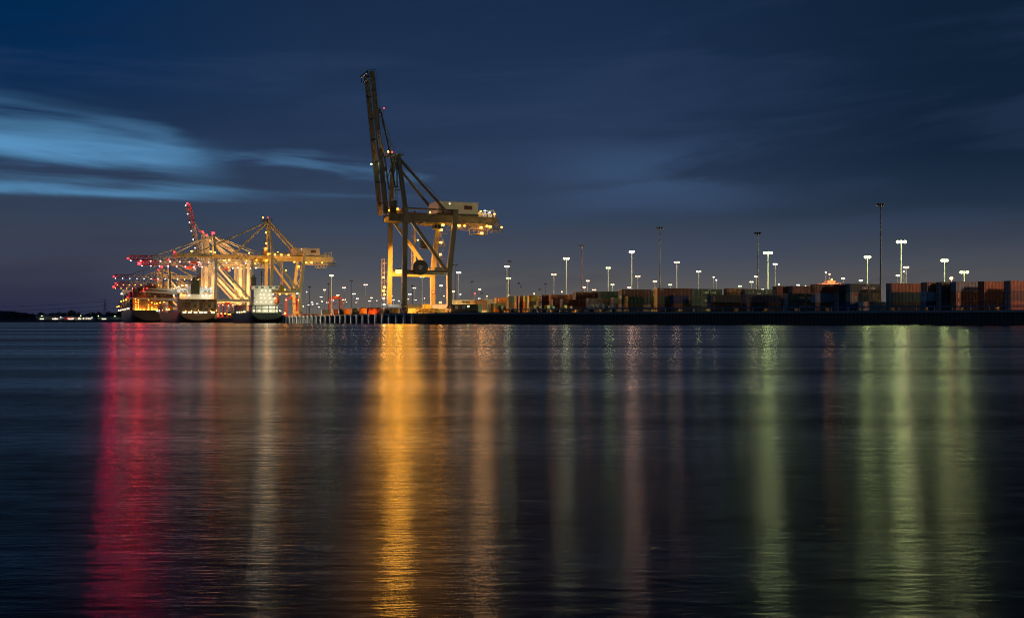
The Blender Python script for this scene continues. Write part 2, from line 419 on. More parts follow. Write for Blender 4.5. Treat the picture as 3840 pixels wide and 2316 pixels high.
# low sheds and lights on the far shore
for i, (px, w, h, wl) in enumerate(((180, 22, 8, 1), (238, 30, 6, 2), (292, 26, 6, 2), (315, 16, 5, 1), (415, 24, 6, 1))):
    p = at(px, HY, 2085)
    t = thing('shed', ['low grey shed by the far container pile', 'long low shed with blue lit front on the far shore', 'low shed with bright open front on the far shore', 'small shed right of the bright open one', 'low dark shed below the pylon'][i], 'shed', (p.x, p.y, Z0), .1)
    m = MB(); m.box((-w, 0, 0), (w, 16, h)); m.build('wall', 'mid', t)
    r = MB(); r.add([(-w-.5,-.6,h+.02),(w+.5,-.6,h+.02),(w+.5,16.6,h+.02),(-w-.5,16.6,h+.02),(-w-.5,8,h+2.5),(w+.5,8,h+2.5)], [(0,1,5,4),(2,3,4,5),(0,4,3),(1,2,5),(0,3,2,1)]); r.build('roof', 'dark', t)
    for k in range(wl):
        q = MB(); q.box((-w*.7 + k*w*.9, -.06, 1.2), (-w*.7 + k*w*.9 + w*.35, 0, 3.2)); q.build('window', 'L_window', t)
spots = [(157, 1184, 'L_green'), (228, 1189, 'L_white'), (255, 1192, 'L_red'), (255, 1196, 'L_red'), (297, 1191, 'L_warm'), (303, 1183, 'L_green'), (313, 1194, 'L_warm'), (326, 1195, 'L_white'), (332, 1196, 'L_sod'), (338, 1194, 'L_white'), (369, 1184, 'L_green'), (431, 1185, 'L_green'), (345, 1190, 'L_white'), (274, 1194, 'L_warm'), (209, 1195, 'L_warm')]
cn = {'L_green': 'greenish', 'L_white': 'white', 'L_red': 'red', 'L_warm': 'warm white', 'L_sod': 'orange'}
for i, (px, py, mt) in enumerate(sorted(spots)):
    p = at(px, py, 2078); hh = max(3.0, p.z - Z0)
    t = thing('street_lamp', f'small {cn[mt]} lamp on the far shore, {nth(i)} light from the left', 'street lamp', (p.x, p.y, Z0), 0, 'small lights on the far shore')
    m = MB(); m.bar((0, 0, 0), (0, 0, hh), .25); m.build('pole', 'mid', t)
    m = MB(); m.cbox((0, -.3, hh), (1.1, .8, .8)); m.build('lamp_head', mt, t)
# ================================================================ SHIP TO SHORE CRANES
def lamp(parent, pos, mt='L_sod', s=.7, name='floodlight'):
    m = MB(); m.cbox((0, 0, 0), (s, s, s * .8)); m.cbox((0, 0, s*.55), (s*1.15, s*1.15, s*.25), 1)
    o = m.build(name, [mt, 'dark'], parent); o.location = pos
    return o

def steel_frame(root, gauge, width, zg, ztop, paintm, wl=1.9, zp=17.3, zs=3.1, lean=3.0, apexv=(7, 15), apexz=66.3, dark=None, diag=True):
    """portal, legs, mast and stays in local axes: x landward, y along the quay (away), z up"""
    for k, v in enumerate((0, width)):
        m = MB(); m.bar((0, v, zs), (.6, v, ztop), wl*1.05, wl*.9, w2=wl); m.build('leg', paintm, root)
        m = MB(); m.bar((gauge, v, zs), (gauge - .2, v, zp), wl*1.0, wl*.9); m.bar((gauge - .2, v, zp - .4), (gauge + lean, v, ztop), wl*1.15, wl*.9, w2=wl*.95); m.build('leg', paintm, root)
        m = MB(); m.bar((wl/2, v, zp), (gauge - wl/2, v, zp), wl*.65, wl); m.build('portal_beam', paintm, root)
        if diag:
            m = MB(); m.bar((2.0, v, zg + 1), (gauge - 1.6, v, zp + 1.2), wl*.62, wl*.7); m.build('diagonal_brace', paintm, root)
        m = MB(); m.bar((.6, v, ztop - .3), (-.3, apexv[k], apexz), wl*.9, wl*.8, w2=wl*.8); m.build('mast_leg', paintm, root)
        m = MB(); m.tube((-.3, apexv[k], apexz - .4), (gauge - .4, apexv[k] + (-3 if k == 0 else 3), ztop), wl*.32, 8); m.build('back_stay', paintm, root)
        m = MB(); vt = 1.2 if k == 0 else width - 1.2; m.tube((1.6, vt, ztop - .2), (gauge + lean - 1, vt, ztop - .2), wl*.2, 8); m.build('tie_pipe', paintm, root)
        for x in (0, gauge):                                          # travelling gear
            b = MB()
            b.bar((x, v - 4.2, 1.75), (x, v + 4.2, 1.75), wl*.5, .8)
            for s in (-2.6, 2.6): b.bar((x, v + s - 1.6, .95), (x, v + s + 1.6, .95), wl*.45, .6)
            for s in (-3.7, -1.6, 1.6, 3.7): b.tube((x - .25, v + s, .45), (x + .25, v + s, .45), .44, 10)
            b.bar((x, v, 1.7), (x, v, zs - .9), wl*.7, wl*.7)
            b.build('bogie', paintm if not dark else dark, root)
    for x in (0, gauge):
        m = MB(); m.bar((x, wl*.5, zs), (x, width - wl*.5, zs), wl*.85, 1.9); m.build('sill_beam', paintm, root)
    m = MB(); m.bar((gauge + lean, .9, ztop - .9), (gauge + lean, width - .9, ztop - .9), wl*.7, 1.6); m.build('cross_beam', paintm, root)
    m = MB(); m.bar((.62, .9, ztop - .9), (.62, width - .9, ztop - .9), wl*.7, 1.6); m.build('cross_beam', paintm, root)
    m = MB(); m.bar((-.3, apexv[0] - 1, apexz + .3), (-.3, apexv[1] + 1, apexz + .3), wl*.9, 1.5); m.build('apex_beam', paintm, root)

def sign_board(root, lo, hi, txt, size, face='signcream', ink='black', logo=True, name='name_board', bold=.02):
    """a board in the x-z plane facing -y"""
    m = MB(); m.box(lo, hi); b = m.build(name, face, root)
    w = hi[0] - lo[0]; cz = (lo[2] + hi[2]) / 2
    off = .1 * w if logo else 0
    lettering(txt, size, ink, b, (lo[0] + w/2 + off, lo[1] - .02, cz), bold=bold)
    if logo:
        h = (hi[2] - lo[2]) * .36; c = (lo[0] + w*.10, lo[1] - .03, cz); m = MB()
        m.box((c[0]-h, c[1]-.02, c[2]+h*.45), (c[0]+h, c[1], c[2]+h)); m.box((c[0]-h, c[1]-.02, c[2]-h), (c[0]-h*.45, c[1], c[2]+h*.45)); m.box((c[0]+h*.45, c[1]-.02, c[2]-h*.4), (c[0]+h, c[1], c[2]+h*.45)); m.box((c[0]-h*.2, c[1]-.02, c[2]-h), (c[0]+h, c[1], c[2]-h*.4))
        m.build('logo', 'letter_red' if face != 'signcream' else 'orange', b)
    return b

def paceco_crane(label, O, raised, pm, group):
    root = thing('container_crane', label, 'crane', (O.x, O.y, Z0), PHI, group)
    W, GA, ZG, ZT = 22, 20, 40.8, 44.2
    steel_frame(root, GA, W, ZG - 1.4, ZT, pm)
    gv = (6.6, 15.4)
    for v in gv:                                                      # fixed girders
        m = MB(); m.box((-4.4, v - .6, 39.3), (44.4, v + .6, 42.2)); m.box((-4.4, v - .75, 39.05), (44.4, v + .75, 39.29))
        for x in range(-3, 44, 3): m.box((x - .04, v - .66, 39.31), (x + .04, v + .66, 42.15))
        m.build('girder', pm, root)
    m = MB()
    for x in (-4.0, 8, 16, 24, 36, 44.0): m.bar((x, gv[0] + .61, 41.6), (x, gv[1] - .61, 41.6), .7, .9)
    m.build('cross_tie', pm, root)
    # machinery house
    hb = MB(); hb.box((16.5, 4.2, 43.0), (34.6, 17.4, 47.7)); ho = hb.build('machinery_house', 'house', root)
    rf = MB(); rf.box((16.3, 4.0, 47.71), (34.8, 17.6, 47.95)); rf.build('roof', 'house', ho)
    bs = MB(); bs.box((16.0, 4.4, 42.25), (35.0, 17.2, 42.95)); bs.build('base_frame', 'dark', ho)
    sg = MB(); sg.box((28.2, 4.08, 44.8), (31.9, 4.19, 46.5)); so = sg.build('sign', 'signred', ho)
    lettering('SCT', 1.45, 'black', so, (30.05, 4.05, 45.65), bold=.05, space=1.1)
    lb = MB(); lb.box((21.3, 4.05, 46.8), (21.9, 4.19, 47.3)); lb.build('wall_lamp', ['L_window'], ho)
    dr = MB(); dr.box((18.2, 4.12, 43.05), (19.1, 4.19, 45.2)); dr.build('door', 'cream', ho)
    # name board on the girder
    sign_board(root, (25.4, 6.33, 40.3), (32.2, 6.53, 41.75), 'PACECO ESPA\u00d1A', .98)
    # winches and railings at the landward end
    for x, y in ((36.5, 8), (39, 8.5), (39.2, 13), (41.6, 9)):
        w = MB(); w.box((x - .9, y - 1, 42.22), (x + .9, y + 1, 43.6)); w.tube((x - .8, y, 44.0), (x + .8, y, 44.0), .55, 8); w.build('winch', 'white_steel', root)
    w = MB(); w.bar((43.2, 7, 42.2), (43.2, 7, 45.6), .35); w.bar((43.2, 15, 42.2), (43.2, 15, 45.6), .35); w.bar((43.2, 7, 45.6), (43.2, 15, 45.6), .2); w.bar((43.2, 7, 45.6), (40, 8, 43.5), .2); w.bar((38, 7.2, 45), (43.2, 7.2, 45.0), .16); w.build('rope_gantry', 'white_steel', root)
    rl = MB(); rl.rail((35.2, 6.4, 42.2), (44.2, 6.4, 42.2)); rl.rail((2, 6.5, 42.2), (16, 6.5, 42.2), n=8)
    rl.build('railing', pm, root)
    # hung walkway under the landward girder
    wk = MB(); wk.truss((24, 6.2, 36.9), (46, 6.2, 36.9), 2.1, 2.6, .16); wk.truss((24, 15.8, 36.9), (46, 15.8, 36.9), 2.1, 2.6, .14); wk.box((24, 6.2, 36.7), (46, 7.2, 36.85)); wk.bar((44.4, 7, 42), (46.6, 7, 38.6), .2)
    for x in range(25, 46, 3): wk.bar((x, 6.4, 36.9), (x, 6.6, 39.1), .14)
    wk.build('hung_walkway', pm, root)
    bk = MB()
    for z in (34.6, 37.6): 
        for y in (5, 10): bk.bar((32.8, y, z), (39.3, y, z), .16)
        for x in (32.8, 39.3): bk.bar((x, 5, z), (x, 10, z), .16)
    for x in (32.8, 35, 37.2, 39.3):
        for y in (5, 10): bk.bar((x, y, 34.6), (x, y, 37.6), .14)
        bk.bar((x, 5, 34.6), (min(39.3, x + 2.2), 5, 37.6), .1)
    bk.box((32.8, 5, 34.4), (39.3, 10, 34.55)); bk.build('service_cage', pm, root)
    fs = MB()
    for i in range(13):
        x = 41.0 + i * .45; pts = [(x, 6.0, 38.9), (x - .05, 6, 35.8), (x + .08, 6, 35.4), (x + .22, 6, 35.4), (x + .33, 6, 35.8), (x + .3, 6, 38.9)]
        fs.path(pts, .05, 4)
    fs.build('festoon_cable', 'dark', root)
    # trolley, cab, spreader
    tx = 14.5 if raised else -7.0
    tr = MB(); tr.box((tx - 3, 6.2, 38.3), (tx + 3.5, 15.8, 39.0)); tr.box((tx - 2, 8, 39.0), (tx + 2, 14, 39.9)); tro = tr.build('trolley', 'yellow', root)
    cb = MB(); cb.box((tx + .4, 5.0, 36.1), (tx + 3.6, 7.6, 38.25)); cbo = cb.build('operator_cab', 'yellow', root)
    gl = MB(); gl.box((tx + .6, 4.94, 36.5), (tx + 1.7, 4.99, 37.9)); gl.box((tx + 2.0, 4.94, 36.5), (tx + 3.3, 4.99, 37.9)); gl.box((tx + .34, 5.2, 36.4), (tx + .39, 7.4, 37.9)); gl.build('window', 'glass', cbo)
    if raised:
        sp = MB(); sz = 28.0
        sp.box((tx - 4.0, 10.2, sz), (tx - .6, 12.6, sz + .9)); sp.box((tx - 3.2, 10.0, sz + .9), (tx - 1.0, 12.8, sz + 2.6))
        for x in (tx - 2.9, tx - 1.3): sp.tube((x, 9.9, sz + 3.0), (x, 12.9, sz + 3.0), .7, 10)
        sp.build('spreader', 'dark', root)
        rp = MB()
        for x, y in ((tx - 3, 10.2), (tx - 3, 12.6), (tx - 1, 10.2), (tx - 1, 12.6)): rp.bar((x, y, sz + 3), (x, y, 38.4), .06)
        rp.build('hoist_rope', 'rope', root)
    # boom
    th = R(84.0) if raised else R(0.6)
    d = Vector((-math.cos(th), 0, math.sin(th))); nn = Vector((math.sin(th), 0, math.cos(th)))
    hinge = Vector((-4.7, 0, 42.0)) if raised else Vector((-4.5, 0, 42.0))
    BL = 59.5 if raised else 57.2
    def bp(s, v, n): return hinge + d * s + nn * n + Vector((0, v, 0))
    bm = thing('boom', None, None); bm.parent = root
    for v in gv:
        m = MB(); ring = []
        for s in (0.2, BL):
            ring += [bp(s, v - .5, -2.0), bp(s, v + .5, -2.0), bp(s, v + .5, 0), bp(s, v - .5, 0)]
        m.add(ring, [(0,1,2,3),(7,6,5,4),(0,4,5,1),(1,5,6,2),(2,6,7,3),(3,7,4,0)])
        for s in range(4, int(BL), 6):
            m.add([bp(s + a, v + b, c) for a in (0, .12) for b in (-.57, .57) for c in (-2.05, .05)], [(0,1,3,2),(4,6,7,5),(0,4,5,1),(2,3,7,6),(0,2,6,4),(1,5,7,3)])
        m.build('boom_girder', pm, bm)
    for s in (5, 14, 23, 32, 41, 50, BL - .6):
        m = MB(); m.bar(bp(s, gv[0] + .51, -.6), bp(s, gv[1] - .51, -.6), .6, .6); m.build('boom_tie', pm, bm)
    m = MB()
    m.bar(bp(BL - .4, gv[0] - 1.2, -3.2), bp(BL - .4, gv[1] + 1.2, -3.2), .8, .8); m.bar(bp(BL - 3, gv[0] - 1.4, -3.1), bp(BL - 3, gv[1] + 1.4, -3.1), .3)
    for v in (gv[0] - 1.2, gv[1] + 1.2):
        m.bar(bp(BL - 3, v, -3.1), bp(BL + .4, v, -3.1), .25); m.bar(bp(BL + .3, v, -3.2), bp(BL + .3, v, .2), .25); m.bar(bp(BL - 2.8, v, -1.8), bp(BL + .3, v, -1.8), .12)
    m.bar(bp(BL + .3, gv[0] - 1.2, .2), bp(BL + .3, gv[1] + 1.2, .2), .25)
    m.build('boom_tip_frame', pm if not raised else 'dark', bm)
    m = MB()                                                           # walkway railing along the boom
    for vv in (gv[0] - .7,):
        for k in (.55, 1.1): m.bar(bp(2, vv, k), bp(BL - 1, vv, k), .06)
        for i in range(26): s = 2 + i * (BL - 3) / 25; m.bar(bp(s, vv, 0), bp(s, vv, 1.1), .06)
    m.build('railing', pm, bm)
    # stay anchors
    m = MB()
    for s in (18.7, 43):
        for v in gv: m.add([bp(s + a, v + b, c) for a in (-.9, .9) for b in (-.25, .25) for c in (0, 1.3)], [(0,1,3,2),(4,6,7,5),(0,4,5,1),(2,3,7,6),(0,2,6,4),(1,5,7,3)])
    m.build('stay_bracket', pm, bm)
    nb = MB(); nbo = None
    s0, s1 = (27.2, 34.6) if raised else (34.4, 41.5)
    ring = [bp(s, gv[0] + v, n) for s in (s0, s1) for v in (-.74, -.62) for n in (-1.7, -.3)]
    nb.add(ring, [(0,1,3,2),(4,6,7,5),(0,4,5,1),(2,3,7,6),(0,2,6,4),(1,5,7,3)]); nbo = nb.build('name_board', 'signcream', bm)
    c = bp((s0 + s1)/2 - (.55 if not raised else .45), gv[0] - .78, -1.0)
    # reading direction: towards the hinge
    ang = math.atan2(-d.z, -d.x)
    lettering('PACECO ESPA\u00d1A', 1.0, 'black', nbo, c, (math.pi/2, -ang, 0), bold=.02, sx=.92)
    lg = MB(); c = bp(s1 - .75, gv[0] - .76, -1.0)
    for a0, a1, b0, b1 in ((-.5, .5, .25, .5), (-.5, -.25, -.5, .25), (.25, .5, -.2, .25), (-.1, .5, -.5, -.2)):
        lg.add([c + (-d)*x + nn*y + Vector((0, z, 0)) for x in (a0, a1) for y in (b0, b1) for z in (-.03, 0)], [(0,1,3,2),(4,6,7,5),(0,4,5,1),(2,3,7,6),(0,2,6,4),(1,5,7,3)])
    lg.build('logo', 'orange', nbo)
    # forestays
    ap = [Vector((-.5, v, 65.8)) for v in (7.2, 14.8)]
    for a, v in zip(ap, gv):
        if raised:
            m = MB(); p = bp(43, v, 1.2); e = Vector((-3.9, v, 67.0)); e2 = Vector((-1.9, v, 53.5)); e3 = Vector((-.9, v, 53.3))
            m.tube(p, e, .38, 7); m.tube(e, e2, .34, 7); m.tube(e2, e3, .4, 7); m.tube(e3, a + Vector((-.4, 0, 0)), .34, 7); m.build('fore_stay', pm, root)
            m = MB(); m.tube(bp(18.7, v, 1.0), Vector((-2.6, v, 58)), .2, 6); m.tube(Vector((-2.6, v, 58)), a, .2, 6); m.build('inner_stay', pm, root)
        else:
            m = MB(); m.tube(a, bp(43, v, 1.1), .42, 8); m.build('fore_stay', pm, root)
            m = MB(); m.tube(a, bp(18.7, v, 1.1), .36, 8); m.build('inner_stay', pm, root)
    m = MB()
    for v in (9, 10.6, 12, 13): m.bar(bp(47 if raised else 40, v, .6), Vector((-.4, v, 67.3)), .1 if raised else .12)
    for v in (9.5, 12.5): m.bar(Vector((.5, v, 67)), Vector((21, v, 47.9)), .1)
    m.build('luffing_rope', 'rope', root)
    # apex platform
    m = MB(); m.box((-4.6, 6, 66.9), (2, 16.2, 67.1))
    for y in (6, 16.2): m.rail((-4.6, y, 67.1), (2, y, 67.1))
    m.rail((-4.6, 6, 67.1), (-4.6, 16.2, 67.1)); m.rail((2, 6, 67.1), (2, 16.2, 67.1)); m.build('apex_platform', 'dark', root)
    m = MB(); m.box((-3.6, 5.8, 52.0), (0.2, 8, 52.2)); m.rail((-3.6, 5.8, 52.2), (-.2, 5.8, 52.2)); m.build('mast_platform', 'dark', root)
    # hinge machinery
    m = MB(); m.box((-3.6, 13, 42.25), (-1.2, 15.8, 46)); m.build('hinge_cabinet', 'cream', root)
    m = MB(); m.box((-4.0, 6.4, 42.25), (-1.2, 8.0, 47.6)); m.rail((-4.6, 5.8, 42.3), (-.6, 5.8, 42.3)); m.rail((-3.9, 6.2, 47.6), (-1.2, 6.2, 47.6))
    for z in range(43, 52): m.bar((-1.9, 6.3, z), (-1.0, 6.3, z + 1), .1); m.bar((-1.0, 6.3, z), (-1.9, 6.3, z + 1), .1)
    m.bar((-1.9, 6.3, 42.3), (-1.9, 6.3, 52), .14); m.bar((-1.0, 6.3, 42.3), (-1.0, 6.3, 52), .14)
    m.build('hinge_machinery', 'cream', root)
    # ladder towers
    m = MB()
    for x in (-3.3, -2.1):
        m.bar((x, W + .2, 1), (x, W + .2, 24), .12)
    for z in range(1, 24): m.bar((-3.3, W + .2, z), (-2.1, W + .2, z + (1 if z % 2 else .2)), .1)
    for z in (4, 7, 10, 14, 18, 22): m.box((-3.6, W - .6, z), (-1, W + .9, z + .12))
    m.build('stair_tower', pm, root)
    m = MB(); m.bar((11.9, W + 1, 18), (11.9, W + 1, 45.4), .75, .6); m.bar((10.6, W + 1, 18), (10.6, W + 1, 45.4), .15)
    for z in range(18, 46): m.bar((10.6, W + 1, z), (11.6, W + 1, z), .1)
    m.build('lift_mast', pm, root)
    m = MB()
    zs = (19, 24.5, 30, 35.5)
    for i, z in enumerate(zs):
        x = GA + 1.0 + (z - 18) * .12; m.box((x, W - 1, z), (x + 3.6, W + 1, z + .12)); m.rail((x, W - 1, z + .12), (x + 3.6, W - 1, z + .12), n=3)
        if i < 3: m.bar((x + 3.2 - (i % 2) * 2.6, W - .6, z), (x + .8 + (i % 2) * 2.6, W - .6, z + 5.5), .5, .15)
    m.build('access_stairs', pm, root)
    # cable reel standing on the near portal beam
    if raised:
        m = MB(); c = (6.6, -1.9, 19.2)
        n = 28
        for r0, r1, y0, y1 in ((1.0, 3.2, -.5, -.35), (1.0, 3.2, .35, .5)):
            vs = []
            for yy in (y0, y1):
                for rr in (r0, r1): vs += [(c[0] + rr*math.cos(2*math.pi*i/n), c[1] + yy, c[2] + rr*math.sin(2*math.pi*i/n)) for i in range(n)]
            fs = []
            for i in range(n):
                j = (i + 1) % n; fs += [(i, n+i, n+j, j), (2*n+i, 2*n+j, 3*n+j, 3*n+i), (n+i, 3*n+i, 3*n+j, n+j), (i, j, 2*n+j, 2*n+i)]
            m.add(vs, fs)
        m.tube((c[0], c[1]-.34, c[2]), (c[0], c[1]+.34, c[2]), 2.75, 28, cap=False)
        rl_ = m.build('cable_reel', 'dark', root)
        m = MB()
        for i in range(14): a = 2*math.pi*i/14; m.bar((c[0] + .25*math.cos(a), c[1]-.42, c[2] + .25*math.sin(a)), (c[0] + 1.0*math.cos(a), c[1]-.42, c[2] + 1.0*math.sin(a)), .09)
        m.tube((c[0], c[1]-.6, c[2]), (c[0], c[1]+1.2, c[2]), .3, 10); m.build('hub', 'cream', rl_)
        m = MB(); m.bar((4.9, -1.0, 18.2), (6.5, -1.0, 19.4), .3); m.bar((8.3, -1.0, 18.2), (6.7, -1.0, 19.4), .3)
        for i in range(9): a = math.pi*i/8; a2 = math.pi*(i+1)/8; m.bar((1.9 + .9*math.cos(a), -.9, 20.2 + 1.6*math.sin(a)), (1.9 + .9*math.cos(a2), -.9, 20.2 + 1.6*math.sin(a2)), .12)
        m.bar((1.0, -.9, 18), (1.0, -.9, 20.2), .12); m.bar((2.8, -.9, 18), (2.8, -.9, 20.2), .12); m.build('reel_bracket', pm, root)
    else:
        m = MB(); c = (6.2, -1.9, 19.6); n = 24
        m.tube((c[0], c[1]-.4, c[2]), (c[0], c[1]+.4, c[2]), 2.3, n)
        for i in range(n): a = 2*math.pi*i/n; m.bar((c[0] + 2.2*math.cos(a), c[1], c[2] + 2.2*math.sin(a)), (c[0] + 3.3*math.cos(a), c[1], c[2] + 3.3*math.sin(a)), .12)
        m.build('cable_reel', 'yellow', root)
    # boards on portal beam and legs
    sign_board(root, (1.6, -.99, 16.35), (19.0, -.88, 17.35), 'Southampton Container Terminals', .95, logo=False)
    rlg = MB(); rlg.rail((10, -.9, 18.25), (19, -.9, 18.25)); rlg.rail((1.2, W - .8, 18.25), (18.5, W - .8, 18.25)); rlg.build('railing', pm, root)
    bx = MB(); bx.box((13.4, -.8, 18.27), (17.0, .4, 19.5)); bx.build('switch_cabinet', 'mid', root)
    for x, y, z in ((GA - .2, W - .96, 9.6), (.35, -.98, 2.9), (GA + .2, -.98, 2.9)):
        m = MB(); m.box((x - .85, y - .06, z - .7), (x + .85, y, z + .7)); p_ = m.build('number_plate', 'signred', root); lettering('33P', .85, 'white', p_, (x, y - .09, z), bold=.03)
    lw = MB(); lw.rail((1.5, -1.2, 41), (1.5, 1.2, 41)); lw.build('railing', pm, root)
    return root

SOD_W = 3e6
C1 = Vector((-45, 444, 0)); C2 = Vector((-165, 731, 0))
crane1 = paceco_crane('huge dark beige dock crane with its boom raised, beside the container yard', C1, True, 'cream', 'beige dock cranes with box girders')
for p, mt, s in (((1.0, 11, 17.9), 'L_sod_big', 1.9), ((36.4, 4.6, 34.9), 'L_sod_big2', .9), ((-3.6, 10, 68.6), 'L_sod_mid', .8), ((-3.4, 9, 43.6), 'L_sod_mid', .85), ((-2.6, 10, 40.6), 'L_sod_mid', .85), ((.0, 10, 44.4), 'L_sod_mid', .9),
                 ((19.2, 6.0, 38.0), 'L_sod_mid', .85), ((26.5, 6.0, 38.0), 'L_sod_mid', .85), ((29, 6.0, 38.0), 'L_sod', .6), ((36.2, 4.6, 37.4), 'L_sod_mid', .8), ((39.5, 6, 38.2), 'L_sod_mid', .75), ((41.0, 6, 38.0), 'L_sod_mid', .75), ((46.3, 6, 38.0), 'L_sod', .6),
                 ((23.6, 21, 37.2), 'L_sod_mid', .85), ((23.4, 21, 31.7), 'L_sod_mid', .85), ((23.2, 21, 26.4), 'L_sod_mid', .85), ((12.9, 22, 37.5), 'L_sod', .5), ((13, 22, 32.5), 'L_sod', .5),
                 ((-2.7, 21.2, 15.8), 'L_sod_mid', .75), ((-2.3, 21.2, 11.6), 'L_sod_mid', .75), ((-2.7, 21.2, 10.0), 'L_sod_mid', .75), ((-2.3, 21.2, 8.4), 'L_sod_mid', .75), ((-2.7, 21.2, 6.8), 'L_white', .6), ((-2.5, 21.2, 4.1), 'L_white', .7),
                 ((.6, 11.0, 2.6), 'L_sod_mid', .75), ((1.0, 4.5, 2.6), 'L_sod_mid', .75), ((20.8, 14, 5.0), 'L_sod_mid', .85), ((36.6, 6.2, 44.6), 'L_sod_mid', .5), ((38.8, 6.5, 44.9), 'L_white', .5), ((40.9, 6.6, 44.2), 'L_white_mid', .5), ((43.0, 6, 43.6), 'L_sod_mid', .5),
                 ((17.2, 6.6, 42.9), 'L_sod_mid', .5), ((13.6, 6.6, 43.2), 'L_sod_mid', .5), ((16, 9, 38.0), 'L_sod_mid', .75)):
    if mt == 'L_sod_big2' and mt not in M: lampmat(mt, SOD, 3600)
    if mt == 'L_white_mid' and mt not in M: lampmat(mt, WHT, 70)
    lamp(crane1, p, mt, s)
lamp(crane1, (-1.6, 12, 68.8), 'L_red', .5, 'warning_light'); lamp(crane1, (-11.0, 11, 63), 'L_green', .6, 'boom_lamp'); lamp(crane1, (-6.2, 8.4, 86.5), 'L_red', .35, 'warning_light')

RED_W = 2.0e6
beam(crane1, (-2.3, -1.8, 17.7), (.12, -1, -.06), SOD_W, SOD, 100, .6)  # spot added outside the frame, clear of its lamp, for the water column
beam(crane1, (36.4, 3.6, 34.6), (-.2, -1, -.4), SOD_W*.06, (1, .55, .25), 110, .6)
beam(crane1, (1.4, 12.4, 17.7), Q + Vector((.25, 0, -.05)), 5e5, SOD, 125, .8)
beam(crane1, (1.8, 11, 17.2), G + Vector((0, 0, -.35)), 2.4e5, SOD, 100, .8)
crane2 = paceco_crane('ochre lit dock crane with its boom lowered over the small feeder ship', C2, False, 'sodium_lit_crane', 'beige dock cranes with box girders')
for p, mt, s in (((-2.4, 4.8, 38.6), 'L_sod_big2', 1.0), ((-4.2, 8, 68.4), 'L_sod_mid', .8), ((-2.6, 5.4, 58), 'L_sod_mid', .85), ((-2.6, 5.0, 50.5), 'L_sod_mid', .85), ((-2.6, 5.0, 47), 'L_sod_mid', .85), ((-1.0, 6, 43.4), 'L_sod_mid', .85), ((3.5, 6.0, 43.0), 'L_sod_mid', .85), ((8, 6.0, 43.0), 'L_sod_mid', .85), ((13, 6, 43.0), 'L_sod_mid', .85),
                 ((17, 5.9, 38.2), 'L_sod_mid', .85), ((25.3, 5.9, 38.0), 'L_sod_mid', .85), ((29, 5.9, 38.0), 'L_sod_mid', .85), ((36.5, 5.9, 38.2), 'L_sod', .6), ((23.0, 21, 36), 'L_sod_mid', .85), ((14, 21, 33), 'L_sod', .7), ((12, 8, 15.9), 'L_sod_big2', .8), ((8, 12, 15.9), 'L_sod_big2', .8), ((17.6, -1.2, 16.0), 'L_white', .7), ((10, 3, 2.6), 'L_sod_mid', .8),
                 ((-52, 6, 44), 'L_sod_mid', .85), ((-39.5, 6, 44), 'L_sod_mid', .85), ((-36.6, 6, 43.6), 'L_sod', .7), ((-27, 8, 38.6), 'L_sod_mid', .9), ((-9, 6, 39), 'L_sod', .7), ((-14, 6, 43.6), 'L_sod', .7), ((-30, 10, 38.6), 'L_sod_mid', .85), ((10, 3.4, 18.8), 'L_sod_big2', .7), ((-30, 4.4, 38.2), 'L_sod_big2', .6), ((-16, 4.2, 38.2), 'L_sod_big2', .6), ((5, 3.2, 44.6), 'L_sod_big2', .6), ((28, 3.2, 38), 'L_sod_big2', .6)):  # closing run of big floodlights added to brighten this crane's steel
    lamp(crane2, p, mt, s)
lamp(crane2, (-.6, 10, 68.8), 'L_red', .5, 'warning_light'); lamp(crane2, (-63, 7, 43.2), 'L_red_mid', .9, 'warning_light') if 'L_red_mid' in M else (lampmat('L_red_mid', RED, 60), lamp(crane2, (-63, 7, 43.2), 'L_red_mid', .9, 'warning_light'))

